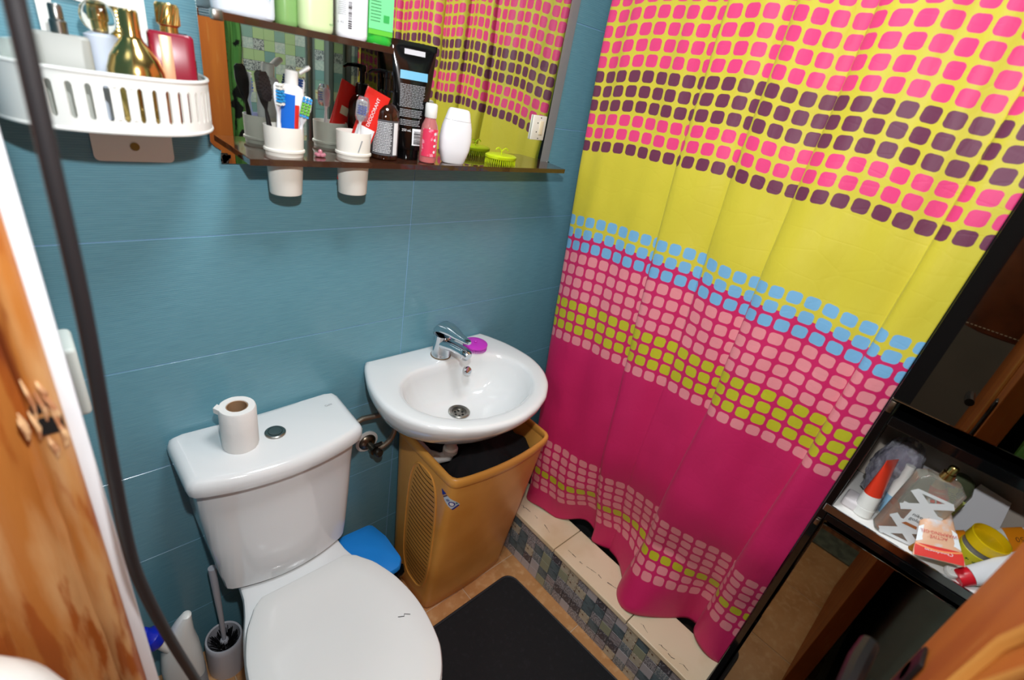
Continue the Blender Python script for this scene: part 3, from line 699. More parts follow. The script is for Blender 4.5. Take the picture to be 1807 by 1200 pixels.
# sticker wrapped round the front left corner
def corner_pt(sv, z, off):          # sv = distance along the outline from the corner, + towards the front face
    o = hp_(z); best = min(range(len(o)), key=lambda i: (o[i][0] + o[i][1]) )
    fwd = 1 if o[(best + 3) % len(o)][0] > o[best - 3][0] else -1
    d = abs(sv); st = fwd if sv > 0 else -fwd; i = best
    while True:
        j = (i + st) % len(o); l = math.hypot(o[j][0] - o[i][0], o[j][1] - o[i][1])
        if l >= d: break
        d -= l; i = j
    q = d / l; x = o[i][0] + (o[j][0] - o[i][0]) * q; y = o[i][1] + (o[j][1] - o[i][1]) * q
    v = Vector((hc[0] - x, hc[1] - y)).normalized()
    return (x - v.x * off, y - v.y * off, z)
def wrap(name, poly, off, m, parent, c=(.004, .520), tilt=-40, n=14):
    a = radians(tilt); P = [(c[0] + p[0] * cos(a) - p[1] * sin(a), c[1] + p[0] * sin(a) + p[1] * cos(a)) for p in poly]
    s0 = min(p[0] for p in P) + 1e-5; s1 = max(p[0] for p in P) - 1e-5; g = G(); A = []; B = []
    for k in range(n + 1):
        sv = s0 + (s1 - s0) * k / n; zs_ = []
        for i in range(len(P)):
            p, q = P[i], P[(i + 1) % len(P)]
            if (p[0] - sv) * (q[0] - sv) <= 0 and p[0] != q[0]: zs_.append(p[1] + (q[1] - p[1]) * (sv - p[0]) / (q[0] - p[0]))
        A.append(g.bm.verts.new(corner_pt(sv, min(zs_), off))); B.append(g.bm.verts.new(corner_pt(sv, max(zs_), off)))
    g.skin(A, B, closed=False); return g.build(name, m, parent)
s_o = wrap('sticker', round_poly([(-.026, -.010), (.026, -.017), (.033, .010), (.006, .013), (-.026, .010)], .004, 4), .0008, mat('pale_blue_sticker', (196, 210, 220), .3), hm)
m_rb = mat('royal_blue_print', (40, 52, 150), .35)
wrap('blue_tip', [(-.046, .0), (-.028, -.011), (-.028, .011)], .0012, m_rb, s_o, n=8)
wrap('brown_stripe', [(-.0255, -.010), (-.021, -.0105), (-.021, .010), (-.0255, .010)], .0012, mat('brown_sticker_print', (110, 84, 84), .4), s_o, n=4)
wrap('blue_edge', [(.021, -.016), (.028, -.016), (.033, .006), (.027, .007)], .0012, m_rb, s_o, n=6)
wrap('blue_oval', [(.008 + .011 * cos(2 * pi * k / 24), -.001 + .0085 * sin(2 * pi * k / 24)) for k in range(24)], .0012, m_rb, s_o, n=12)
wrap('white_oval', [(.008 + .0075 * cos(2 * pi * k / 16), -.001 + .0055 * sin(2 * pi * k / 16)) for k in range(16)], .0016, m_whiteink, s_o, n=8)
wrap('grey_letters', [(-.014, -.005), (-.006, -.006), (-.005, .005), (-.013, .006)], .0012, mat('grey_blue_ink', (120, 134, 170), .4), s_o, n=4)
wrap('teal_spot', [(.014, .007), (.022, .006), (.022, .010), (.014, .011)], .0012, mat('teal_ink', (60, 120, 120), .4), s_o, n=4)

# dark clothes in the hamper
from mathutils import noise as mn
g = G(); R = []
ob = inset(hp_(.52), hc, .010)
for k, (s_, z) in enumerate(((1.0, .44), (.99, .52), (.95, .545), (.86, .56), (.72, .57), (.55, .578), (.35, .582), (.12, .584))):
    ring_ = []
    for p in scaled(ob, hc, s_):
        d = mn.noise((p[0] * 18, p[1] * 18, 1.3)) * .04 + mn.noise((p[0] * 50, p[1] * 50, 4.3)) * .012
        pit = -.10 * math.exp(-(((p[0] - .72) / .06) ** 2 + ((p[1] + .13) / .07) ** 2))
        ring_.append((p[0], p[1], z + (d + pit - .004 if k > 0 else 0)))
    R.append(ring_)
g.rings(R); tag(g.build('laundry_pile', mat('black_cloth', (14, 14, 18), .9, bump=(250, .3)), ang=3), 'crumpled black clothes heaped in the orange hamper', 'laundry')

# ------------------------------------------------------------------ small waste bin with bag
bb = thing('waste_bin', 'small bin with bright blue lid and black bag, between toilet and hamper', 'bin', (.492, -.165, 0))
bo = round_poly([(-.056, .09), (.056, .085), (.072, .02), (.070, -.070), (.050, -.092), (-.056, -.098)], [.03, .02, .03, .015, .012, .03], 5)
cb0 = (0, 0); bo = polar(bo, cb0, 60)
g = G(); g.rings([oring(scaled(bo, cb0, .80), 0), oring(scaled(bo, cb0, .92), .25), oring(scaled(bo, cb0, .93), .27)]); g.build('body', m_black, bb)
g = G(); rg = []
for z, s_ in ((.06, .90), (.12, .96), (.18, 1.0), (.235, 1.05), (.262, 1.09), (.272, 1.06), (.268, .97)):
    rg.append([(p[0] * s_ + .004 * sin(i * 1.7 + z * 30), p[1] * s_ + .005 * sin(i * 2.3 + z * 50), z + .004 * sin(i * .9)) for i, p in enumerate(bo)])
g.rings(rg, False, False); g.build('bag', mat('black_bin_bag', (10, 10, 11), .22, bump=(60, .6, .004)), bb)
g = G(); g.rings([oring(bo, .283), oring(scaled(bo, cb0, 1.0), .293), oring(inset(bo, cb0, .003), .298), oring(inset(bo, cb0, .010), .300), oring(inset(bo, cb0, .03), .305)])
g.build('lid', mat('bright_blue_plastic', (34, 138, 226), .35), bb)

# ------------------------------------------------------------------ toilet brush, cleaner bottle
br = thing('toilet_brush', 'pale grey toilet brush in its round holder left of the toilet', 'toilet brush', (.136, -.070, 0))
g = G(); n = 40; pr = [(.045, 0), (.046, .02), (.0445, .10), (.0445, .118), (.0425, .122), (.0385, .120), (.038, .105), (.038, .02), (.004, .018)]
g.lathe(pr, n=n); g.build('holder', m_greypl, br)
G().lathe([(.010, .100), (.0105, .108), (.008, .112)], n=18).tube([(0, 0, .105), (.001, 0, .2), (.0, .0, .30), (-.001, 0, .40)], [.0052, .0062, .0078, .0088], 16).build('handle', m_greypl, br)
g = G(); rb = random.Random(6)
for k in range(230):
    a = rb.random() * 2 * pi; r1 = .008 + .028 * rb.random(); z = .085 + .02 * rb.random(); dr_ = .004 + .006 * rb.random()
    g.tube([(r1 * cos(a) * .5, r1 * sin(a) * .5, z - .02), ((r1 + dr_ * .2) * cos(a + .2), (r1 + dr_ * .2) * sin(a + .2), z + .012)], .0009, 4)
g.build('bristles', mat('black_bristle', (16, 16, 17), .5), br, kind='stuff')
cl_ = thing('cleaner_bottle', 'white toilet cleaner bottle with blue screw cap in the corner behind the door frame', 'bottle', (.030, -.118, 0), rotz=radians(-12))
cl_.scale = (1.1, 1.1, 1.16)
g = G(); g.loft([(.008, 0, 0, .036, .024, 3), (.008, 0, .01, .038, .026, 3), (.008, 0, .17, .038, .026, 3), (.010, 0, .215, .034, .024, 2.6), (.014, 0, .25, .026, .020, 2.4), (.024, 0, .285, .016, .016, 2.2), (.032, 0, .305, .009, .010, 2), (.034, 0, .308, .004, .004, 2)], 32)
g.lathe([(.012, 0), (.012, .07)], n=18, M=T(-.002, -.007, .225) @ Matrix.Rotation(radians(-26), 4, 'Y')); g.build('body', m_whitepl, cl_)
G().lathe([(.017, 0), (.0185, .004), (.0175, .018), (.012, .024), (.010, .034), (.006, .037)], n=22, M=T(-.024, -.008, .268) @ Matrix.Rotation(radians(-26), 4, 'Y') @ Matrix.Scale(1.2, 4)).build('cap', mat('deep_blue_plastic', (22, 44, 190), .25), cl_)
g = G(); g.loft([(.008, 0, .03, .0388, .0268, 3), (.008, 0, .12, .0388, .0268, 3)], 32, cap0=False, cap1=False); g.build('label', mat('grey_label', (168, 172, 176), .5), cl_)

# ------------------------------------------------------------------ rug
rg_ = G(); ro = round_poly([(.565, -.322), (.972, -.318), (1.012, -1.0), (.575, -1.0)], .045, 7)
rc = (.79, -.66)
rg_.rings([oring(ro, .0005), oring(ro, .006), oring(inset(ro, rc, .002), .008), oring(inset(ro, rc, .010), .0075), oring(inset(ro, rc, .012), .0060)]); rug = rg_.build('bath_mat', m_rug)
rb_ = G(); rb_.tube([(p[0], p[1], .0065) for p in inset(ro, rc, .005)] + [(inset(ro, rc, .005)[0][0], inset(ro, rc, .005)[0][1], .0065)], .0035, 8); rb_.build('bound_edge', mat('charcoal_binding', (40, 40, 44), .6), rug)
tag(rug, 'black rectangular bath mat with rounded corners on the tiled floor', 'mat')

# ------------------------------------------------------------------ mirror with shelves
mr = thing('wall_mirror', 'large frameless wall mirror with a chipped lower left corner above the sink', 'mirror', (0, 0, 0))
MY0, MY1 = -.0045, -.0105
mp_ = [(.243, 1.98), (.2415, 1.357), (.2475, 1.350), (.257, 1.344), (.2545, 1.330), (.2555, 1.322), (1.0855, 1.333), (1.090, 1.98)]
def xz(g, poly, y0, y1, mi=0): g.rings([[(p[0], y0, p[1]) for p in poly], [(p[0], y1, p[1]) for p in poly]], True, True, mi)
g = G(); xz(g, mp_, MY0, MY1); g.build('mirror_glass', m_mirror, mr, smooth=False)
g = G(); e = [[(1.053, MY1 - .0002, 1.338), (1.0853, MY1 - .0003, 1.335), (1.0898, MY1 - .0003, 1.98), (1.058, MY1 - .0002, 1.98)]]
g.quad(*e[0]); g.build('bevelled_edge', m_bevel, mr, smooth=False)
g = G()
for k in range(14):
    r_ = random.Random(k); x = .258 + .012 * r_.random(); z = 1.324 + .012 * r_.random(); s_ = .002 + .003 * r_.random()
    g.quad((x - s_, MY1 - .0003, z - s_), (x + s_, MY1 - .0003, z - s_ * .6), (x + s_ * .8, MY1 - .0003, z + s_), (x - s_, MY1 - .0003, z + s_ * .7))
g.build('tarnish_spot', mat('tarnish', (60, 50, 42), .6), mr, smooth=False)
for x, z in ((.62, 1.965), (1.083, 1.345)): G().box(x - .005, x + .005, -.014, -.010, z - .008, z + .008, .001).build('clip', m_chrome, mr)
SH = 1.352
ls = thing('lower_glass_shelf', 'smoked brown glass shelf along the bottom of the mirror', 'shelf', (0, 0, 0))
g = G(); g.prism([(.273, -.0107), (.272, -.108), (1.058, -.102), (1.080, -.0107)], SH - .0105, SH, .0008)
g.build('glass', m_smoke, ls, smooth=False)
us = thing('upper_glass_shelf', 'short smoked glass shelf at eye level on the mirror, carrying bottles', 'shelf', (0, 0, 0))
G().prism([(.243, -.0107), (.243, -.112), (.521, -.112), (.521, -.0107)], 1.5405, 1.5505, .0008).build('glass', m_smoke, us, smooth=False)
G().box(.236, .250, -.113, -.095, 1.5385, 1.5525, .002).build('corner_clip', m_steel, us)

# the two cups sunk through the shelf
m_cup = mat('cream_plastic_cup', (240, 238, 228), .35, noise=[(9, (226, 222, 208), .5, .8)])
def cup(label, x, y):
    t = thing('toothbrush_cup', label, 'cup', (x, y, 0), group=None)
    g = G(); n = 36
    pr = [(.0285, 1.284), (.0295, 1.2855), (.0330, 1.352), (.0335, 1.358), (.0362, 1.359), (.0366, 1.361), (.0362, 1.363), (.0338, 1.364), (.0350, 1.400), (.0336, 1.400), (.0316, 1.35), (.0285, 1.288), (.002, 1.287)]
    g.lathe([(r * .94, z) for r, z in pr], n=n, sy=.9); g.build('cup', m_cup, t); return t
c1 = cup('cream cup full of toothbrushes, left of the two sunk in the glass shelf', .3445, -.062)
c2 = cup('cream cup with a capped toothbrush and red tube, right of the two sunk cups', .474, -.062)
G().quad((-.006, -.0296, 1.367), (-.004, -.0299, 1.367), (.003, -.0306, 1.388), (.0005, -.0305, 1.388)).build('scuff', m_grey, c2, smooth=False)

def brush(label, base, tip, mh, mb, m2=None, face=(0, -1, 0), hl=.026, wide=.0065, cover=False):
    """toothbrush: handle tube from base to tip, head with bristles facing `face`"""
    b = Vector(base); t_ = Vector(tip); d = (t_ - b); Ln = d.length; d.normalize()
    th_ = thing('toothbrush', label, 'toothbrush', base)
    f = Vector(face); f = (f - d * f.dot(d)).normalized(); s = d.cross(f).normalized()
    M = Matrix(((s.x, f.x, d.x, 0), (s.y, f.y, d.y, 0), (s.z, f.z, d.z, 0), (0, 0, 0, 1)))
    g = G(); g.loft([(0, 0, 0, .004, .003, 2.4), (0, 0, .01, .0055, .004, 2.4), (0, 0, Ln * .35, .0058, .0045, 2.4), (0, 0, Ln * .62, .0035, .003, 2.2), (0, 0, Ln - hl - .012, .0024, .0022, 2), (0, 0, Ln - hl, wide * .7, .0026, 2.4), (0, 0, Ln - hl * .6, wide, .0028, 2.4), (0, 0, Ln - .004, wide * .85, .0026, 2.4), (0, 0, Ln, wide * .4, .0015, 2)], 16, M=M)
    g.build('handle', mh, th_)
    g = G()
    NJ = 7 if hl < .04 else 14
    for i in range(3 if hl < .04 else 5):
        for j in range(NJ):
            x = (i - 1) * wide * .55 if hl < .04 else (i - 2) * wide * .40 * sqrt(max(.1, 1 - ((j - 6.5) / 7.5) ** 2)); z = Ln - hl * .92 + hl * .84 * j / (NJ - 1)
            hh = .0095 + .0012 * ((i + j) % 2)
            g.loft([(x, z, .002, wide * .24, hl * .055, 2), (x, z, hh, wide * .27, hl * .062, 2)], 6, mi=(1 if (m2 and (j < 1 or j > 4)) else 0), M=M @ Matrix(((1, 0, 0, 0), (0, 0, 1, 0), (0, 1, 0, 0), (0, 0, 0, 1))))
    g.build('bristles', [mb, m2 or mb], th_)
    if cover:
        g = G(); g.loft([(0, .004, Ln - hl - .006, .009, .008, 3), (0, .005, Ln - hl, .0115, .010, 3), (0, .005, Ln - .004, .0115, .010, 3), (0, .005, Ln + .006, .008, .007, 2.6)], 20, M=M, cap0=False)
        g.build('head_cover', mat('clear_plastic', (225, 228, 235), .08, trans=.85, ior=1.25), th_)
    return th_
m_hw = mat('white_handle', (236, 238, 242), .25); m_hb = mat('black_handle', (16, 15, 15), .35); m_bw = mat('white_bristle', (236, 236, 228), .6)
m_bb = mat('blue_bristle', (46, 150, 214), .5); m_bg = mat('green_bristle', (110, 190, 60), .5); m_bk = mat('black_bristles', (26, 18, 16), .6); m_hbl = mat('aqua_handle', (70, 185, 205), .3)
brush('black toothbrush with an oval black bristle head, leftmost in the left cup', (.335, -.064, 1.302), (.3095, -.058, 1.480), m_hb, m_bk, face=(.30, -.95, 0), hl=.046, wide=.0105)
brush('white toothbrush with blue bristles in front of the toothpaste in the left cup', (.334, -.073, 1.302), (.3275, -.084, 1.468), m_hw, m_bb, m_bw, face=(.5, -.7, 0), hl=.034, wide=.0085)
brush('white toothbrush with green and blue bristles at the right of the left cup', (.346, -.072, 1.302), (.3775, -.086, 1.452), m_hw, m_bg, m_bb, face=(-.35, -1, 0), hl=.034, wide=.0095)
brush('pale toothbrush with dark blue bristles behind the toothpaste', (.356, -.056, 1.302), (.3885, -.040, 1.474), m_hw, mat('dark_blue_bristle', (30, 70, 140), .5), face=(-1, -.2, 0), hl=.03, wide=.006)
brush('white toothbrush under a clear head cover in the right cup', (.468, -.072, 1.302), (.4775, -.088, 1.458), m_hw, mat('navy_bristle', (50, 80, 190), .5), m_bw, face=(-.35, -1, 0), hl=.028, wide=.0085, cover=True)

# squeezed tubes
def squeeze_tube(name, label, cat, loc, rot, w0, d0, w1, h, m, capm, cap_h=.02, cap_down=False, n=36, mid=None, capr=None):
    t = thing(name, label, cat, loc, rot=rot)
    g = G(); z0 = cap_h if cap_down else 0
    secs = [(0, 0, z0, w0 * .9, d0 * .9, 2), (0, 0, z0 + h * .04, w0, d0, 2), (0, 0, z0 + h * .4, w0 + (w1 - w0) * .45, d0 * .72, 2.1), (0, 0, z0 + h * .75, w0 + (w1 - w0) * .8, d0 * .38, 2.3), (0, 0, z0 + h * .94, w1 * .985, d0 * .10, 3), (0, 0, z0 + h * .945, w1, .0014, 4), (0, 0, z0 + h, w1, .0012, 4)]
    g.loft(secs, n); g.build('tube', m, t)
    cr = capr or w0 * .8
    if cap_down: G().loft([(0, 0, 0, cr * .97, cr * .97 * d0 / w0, 2), (0, 0, .002, cr, cr * d0 / w0, 2), (0, 0, cap_h, cr, cr * d0 / w0, 2)], n).build('cap', capm, t)
    return t
# black hair-product tube standing on its cap
bt_ = squeeze_tube('black_tube', 'tall black squeeze tube with light blue band standing on its cap on the shelf', 'tube', (.602, -.052, SH + .0002), (radians(-1), radians(0), radians(-14)), .028, .021, .046, .195, mat('glossy_black_tube', (10, 10, 11), .14, coat=.3), m_blackgl, .020, True)
def tyf(h, w0, w1, d0, z0):       # front of the tapered tube at (x, z)
    def f(x, z):
        t = max(0, min(1, (z - z0) / h)); d = d0 * (1 - .28 * t / .4) if t < .4 else (d0 * (.72 - .34 * (t - .4) / .35) if t < .75 else d0 * (.38 - .28 * (t - .75) / .19))
        w_ = w0 + (w1 - w0) * min(t, 1)
        return -max(d, .0015) * max(0, 1 - (abs(x) / w_) ** 2.1) ** (1 / 2.1) - .0007
    return f
F = tyf(.195, .028, .046, .021, .02)
def patch(name, parent, m, x0, x1, z0, z1, f, nx=8, nz=4):
    g = G(); R = [[g.bm.verts.new((x0 + (x1 - x0) * i / nx, f(x0 + (x1 - x0) * i / nx, z0 + (z1 - z0) * j / nz) - .0003, z0 + (z1 - z0) * j / nz)) for i in range(nx + 1)] for j in range(nz + 1)]
    for a, b in zip(R, R[1:]): g.skin(a, b, closed=False)
    return g.build(name, m, parent)
patch('top_label', bt_, mat('silver_label', (205, 205, 210), .3), -.021, .021, .193, .202, F)
patch('blue_band', bt_, m_cyan, -.028, .028, .150, .165, F)
lines('small_print', bt_, m_grey, -.027, .025, .142, .100, 0, 15, yf=F, fill=.5)
lines('small_print', bt_, m_grey, -.026, .020, .097, .082, 0, 5, yf=F, fill=.5)
lines('small_print', bt_, m_grey, -.024, .018, .078, .066, 0, 4, yf=F, fill=.5)
patch('barcode_patch', bt_, m_whiteink, .000, .020, .030, .062, F)
barcode('barcode', bt_, m_blackink, .003, .017, .033, .059, -.0215, vertical=False)
patch('blue_corner', bt_, m_cyan, .021, .0255, .042, .057, F)
text('lettering', '250 mL', .0065, m_whiteink, bt_, T(-.013, -.0215, .058) @ RX)

# amber pump bottle
pb = thing('pump_bottle', 'dark amber pump bottle with grey printed label between cup and black tube', 'bottle', (.541, -.060, SH + .0002), rotz=radians(-25))
m_amber = mat('amber_plastic', (44, 20, 10), .08, coat=.5)
G().lathe([(.024, 0), (.027, .003), (.0275, .008), (.0275, .078), (.025, .090), (.018, .100), (.0125, .104), (.012, .108)], n=36).build('body', m_amber, pb)
G().lathe([(.0135, .106), (.0135, .124), (.011, .126), (.0055, .126), (.0055, .146), (.008, .147), (.0085, .157), (.007, .159)], n=24).tube([(0, 0, .155), (-.014, -.006, .157), (-.030, -.014, .155), (-.036, -.018, .150)], [.0045, .004, .003, .0022], 10).build('pump', m_blackgl, pb)
def cyl(r): return lambda x, z: -sqrt(max(r * r - x * x, 0)) - .0004
patch('label', pb, mat('grey_label_print', (84, 84, 88), .5), -.025, .025, .010, .075, cyl(.0276), 14, 2)
lines('small_print', pb, m_whiteink, -.023, .012, .072, .014, 0, 20, yf=lambda x, z: cyl(.0281)(x, z) - .0002, fill=.42)
patch('barcode_patch', pb, m_whiteink, .0145, .0225, .012, .072, lambda x, z: cyl(.0281)(x, z) - .0002, 4, 2)

# red deodorant tube lying in the right cup
dt = squeeze_tube('deodorant_tube', 'red and white squeezed deodorant tube leaning in the right cup', 'tube', (.459, -.058, 1.304), (radians(-2), radians(20), radians(-16)), .017, .013, .023, .180, mat('red_tube', (222, 42, 34), .28), m_whitepl, n=32)
F2 = tyf(.180, .017, .022, .013, 0)
patch('white_foot', dt, m_whiteink, -.0165, .0165, .01, .112, F2, 8, 3)
text('lettering', 'DEODORANT', .0088, m_whiteink, dt, T(.001, -.0092, .142) @ Matrix.Rotation(radians(-88), 4, 'Y') @ RX)
fb = G(); 
F2b = lambda x, z: -F2(x, z)
R = [[fb.bm.verts.new((-.010 + .020 * i / 4, F2b(-.010 + .020 * i / 4, .118 + .016 * j / 2) + .0006, .118 + .016 * j / 2)) for i in range(5)] for j in range(3)]
for a, b in zip(R, R[1:]): fb.skin(a, b, closed=False)
fb.build('back_barcode_patch', mat('cream_patch', (222, 200, 170), .5), dt)

# toothpaste tube, cap up, in the left cup
tt = thing('toothpaste_tube', 'white and blue striped toothpaste tube standing cap up in the left cup', 'toothpaste', (.351, -.061, 1.302), rot=(radians(0), radians(3), radians(-20)))
g = G(); g.loft([(0, 0, 0, .017, .0015, 3), (0, 0, .04, .0185, .007, 2.4), (0, 0, .10, .0205, .0125, 2.2), (0, 0, .152, .0205, .0165, 2), (0, 0, .160, .0185, .015, 2), (0, 0, .165, .010, .009, 2)], 36); g.build('tube', mat('white_tube', (240, 242, 244), .28), tt)
def Ft(x, z):
    t = max(0, min(1, z / .152)); d = .0015 + (.0165 - .0015) * min(1, t * 1.02) ** .8; w_ = .017 + .0036 * t
    return -d * max(0, 1 - (abs(x) / w_) ** 2.1) ** (1 / 2.1) - .0006
patch('blue_stripe', tt, mat('toothpaste_blue', (30, 110, 214), .3), -.0155, .006, .01, .150, Ft, 8, 10)
patch('red_stripe', tt, m_red, .006, .0125, .06, .135, lambda x, z: Ft(x, z) - .0004, 4, 6)
patch('yellow_mark', tt, mat('yellow_mark', (232, 206, 40), .4), .000, .006, .088, .096, lambda x, z: Ft(x, z) - .0008, 2, 1)
G().lathe([(.0105, .163), (.0105, .184), (.009, .186)], n=22).loft([(0, 0, 0, .0105, .003, 2), (0, 0, .016, .0105, .004, 2), (0, 0, .020, .006, .003, 2)], 20, M=T(.012, -.002, .184) @ Matrix.Rotation(radians(50), 4, 'Y') @ Matrix.Rotation(radians(90), 4, 'Z')).build('flip_cap', m_whitepl, tt)

# pink bottle, white bottle, lime brush, pink hair clip
pk = thing('pink_bottle', 'small clear bottle of red-pink liquid with white cap beside the black tube', 'bottle', (.632, -.080, SH + .0002), rotz=radians(-15))
G().lathe([(.015, 0), (.0175, .002), (.018, .006), (.018, .060), (.016, .074), (.0115, .084), (.0105, .090)], n=32).build('body', mat('pink_liquid_bottle', (238, 150, 150), .08, trans=.5, ior=1.35), pk)
G().lathe([(.0165, .0015), (.0170, .005), (.0170, .016), (.001, .0165)], n=28).build('liquid', mat('red_liquid', (235, 40, 50), .2), pk)
G().lathe([(.0118, .088), (.0125, .090), (.0125, .112), (.0105, .115)], n=24).build('cap', m_whitepl, pk)
patch('label', pk, mat('pink_label', (232, 62, 96), .35, noise=[(90, (246, 150, 170), .55, .6)]), -.0165, .0165, .014, .068, cyl(.0181), 14, 2)
q = G()
for k in range(4):
    r_ = .0028; z = .024 + k * .0118; x0 = .007
    A = [q.bm.verts.new((x0 + r_ * cos(a), cyl(.0187)(x0 + r_ * cos(a), 0) - .0002, z + r_ * sin(a))) for a in [2 * pi * j / 14 for j in range(14)]]; q.face(A)
q.build('badge', m_whiteink, pk, smooth=False)
wbt = thing('lotion_bottle', 'plain white curved lotion bottle with flip cap on the lower glass shelf', 'bottle', (.702, -.076, SH + .0002), rot=(0, radians(2), radians(-12)))
G().loft([(0, 0, 0, .024, .013, 3), (0, 0, .003, .0265, .015, 3), (0, 0, .03, .035, .018, 2.8), (0, 0, .052, .0365, .018, 2.8), (0, 0, .075, .0335, .017, 2.8), (0, 0, .088, .0295, .0155, 2.8)], 40).build('body', mat('matt_white_bottle', (240, 242, 246), .3), wbt)
G().loft([(0, 0, .0885, .0292, .0152, 2.8), (0, 0, .105, .0245, .0135, 2.8), (0, 0, .110, .022, .012, 2.8), (0, 0, .1115, .018, .009, 2.8)], 40).build('flip_cap', mat('white_cap', (244, 245, 248), .22), wbt)
bristle_brush('scrub_brush', 'lime green oval bristle brush with a curled tail on the lower glass shelf', (.858, -.062, SH + .0003), .032, .021, m_lime, True, 1.35)
hc_ = thing('hair_clip', 'tiny pink translucent hair claw clip between the two cups', 'hair clip', (.405, -.070, SH + .0002))
g = G()
for k in range(5):
    a = k * 2 * pi / 5; g.lathe([(.001, 0), (.0042, .0015), (.0048, .004), (.003, .007)], c=(.006 * cos(a), .005 * sin(a)), n=10)
g.lathe([(.003, .003), (.004, .010), (.002, .013)], n=10); g.build('clip', mat('pink_clear_plastic', (236, 160, 176), .12, trans=.5), hc_)

# bottles on the upper shelf (only their feet are in frame)
UZ = 1.5508
def bottle(label, x, y, hw, hd, h, m, capm, e=2.6, rz=0, neck=.4, caph=.03, name='bottle'):
    t = thing(name, label, 'bottle', (x, y, UZ), rotz=rz)
    G().loft([(0, 0, 0, hw * .90, hd * .88, e), (0, 0, .003, hw * .98, hd * .98, e), (0, 0, .008, hw, hd, e), (0, 0, h * .8, hw, hd, e), (0, 0, h * .92, hw * .75, hd * .8, e), (0, 0, h, hw * neck, hd * neck * 1.2, 2)], 40).build('body', m, t)
    G().loft([(0, 0, h, hw * neck * 1.15, hd * neck * 1.35, 2), (0, 0, h + caph, hw * neck * 1.1, hd * neck * 1.3, 2), (0, 0, h + caph + .003, hw * neck * .8, hd * neck, 2)], 28).build('cap', capm, t)
    return t
b1 = bottle('wide milky white bottle, leftmost on the upper glass shelf', .292, -.062, .044, .024, .19, mat('milky_white_bottle', (226, 234, 244), .25), m_whitepl, 2.6)
text('lettering', 'body', .010, mat('aqua_ink', (110, 190, 200), .4), b1, T(.024, -.0245, .032) @ RX)
b2 = bottle('narrow translucent green bottle behind, second on the upper glass shelf', .362, -.045, .018, .016, .17, mat('pale_green_gel', (150, 196, 120), .2, trans=.3), m_whitepl, 2.2)
b3 = bottle('pale lime lotion bottle, third from the left on the upper glass shelf', .402, -.062, .028, .020, .20, mat('pale_lime_bottle', (212, 232, 176), .25), m_whitepl, 2.4)
text('lettering', 'fresh', .006, mat('green_ink', (90, 150, 90), .4), b3, T(.018, -.0175, .014) @ RX)
b4 = bottle('white bottle with printed back label and barcode on the upper glass shelf', .463, -.066, .0265, .019, .19, mat('pearl_white_bottle', (240, 240, 246), .2), m_whitepl, 3.0, rz=radians(-18))
lines('small_print', b4, m_grey, -.024, -.010, .060, .032, -.0192, 10, fill=.35)
text('lettering', 'e 40', .006, m_grey, b4, T(-.020, -.0190, .022) @ RX)
barcode('barcode', b4, m_blackink, -.008, -.002, .014, .055, -.0196, vertical=False)
b5 = bottle('clear green shampoo bottle with green base, rightmost on the upper glass shelf', .509, -.074, .0235, .018, .20, mat('clear_green_gel', (60, 205, 70), .06, trans=.25, coat=.4), m_whitepl, 3.0, rz=radians(-14))
patch('label', b5, mat('mint_label', (120, 220, 150), .3), -.021, .021, .022, .13, lambda x, z: -.0184, 4, 1)
lines('small_print', b5, mat('dark_green_ink', (30, 110, 60), .4), -.018, .000, .075, .032, -.0192, 9, fill=.22)
G().quad((.004, -.0192, .034), (.014, -.0192, .034), (.014, -.0192, .045), (.004, -.0192, .045)).build('badge', mat('green_badge', (50, 170, 80), .4), b5, smooth=False)
patch('lower_band', b5, mat('leaf_green_band', (96, 196, 60), .3), -.021, .021, .014, .0215, lambda x, z: -.0184, 4, 1)

# light switch plate fixed on the mirror
sw = thing('switch_plate', 'small cream switch plate with rocker fixed at the right edge of the mirror', 'switch', (1.018, -.0110, 1.437), rotz=0)
G().box(-.024, .024, -.006, 0, -.030, .030, .0018).build('plate', m_cup, sw)
G().box(.000, .013, -.0085, -.0058, -.016, .018, .0012).build('rocker', mat('ivory_rocker', (238, 226, 196), .3), sw)
g = G()
for x, z in ((.002, .025), (.0015, -.0255), (-.0075, .012), (-.008, -.010)): g.lathe([(.0017, 0), (.0017, .0008)], n=10, M=T(x, -.0056, z) @ Matrix.Rotation(pi / 2, 4, 'X'))
g.build('screw', m_blackink, sw)

# ------------------------------------------------------------------ corner caddy
cd = thing('shower_caddy', 'white plastic slotted caddy full of perfume bottles on the blue wall', 'caddy', (.108, -.0035, 0))
m_cad = mat('white_caddy_plastic', (238, 238, 232), .32)
CZ0, CZ1 = 1.392, 1.458
def cad(t, inn=0.0, top=False):     # t in 0..1 along the front, from left wall contact to right
    a = pi + pi * t; e = 2.7
    hw_, dd_ = .1275 - inn, .168 - inn
    return (hw_ * math.copysign(abs(cos(a)) ** (2 / e), cos(a)), dd_ * -abs(sin(a)) ** (2 / e))
g = G(); NS = 240
# arc-length table
tab = [cad(k / 2000) for k in range(2001)]; sl = [0]
for a, b in zip(tab, tab[1:]): sl.append(sl[-1] + math.hypot(b[0] - a[0], b[1] - a[1]))
def at(s, inn=0.0):
    s = max(0, min(sl[-1], s)); lo_, hi_ = 0, 2000
    while hi_ - lo_ > 1:
        m_ = (lo_ + hi_) // 2
        if sl[m_] < s: lo_ = m_
        else: hi_ = m_
    return cad(lo_ / 2000, inn)
def wallstrip(g, s0, s1, z0, z1, n=6):
    o = [];
    for k in range(n + 1):
        s = s0 + (s1 - s0) * k / n; o.append((at(s), at(s, .0028)))
    vs = [[g.bm.verts.new((p[0], p[1], z)) for p, q in o] + [g.bm.verts.new((q[0], q[1], z)) for p, q in reversed(o)] for z in (z0, z1)]
    g.skin(vs[0], vs[1]); g.face(list(reversed(vs[0]))); g.face(vs[1])
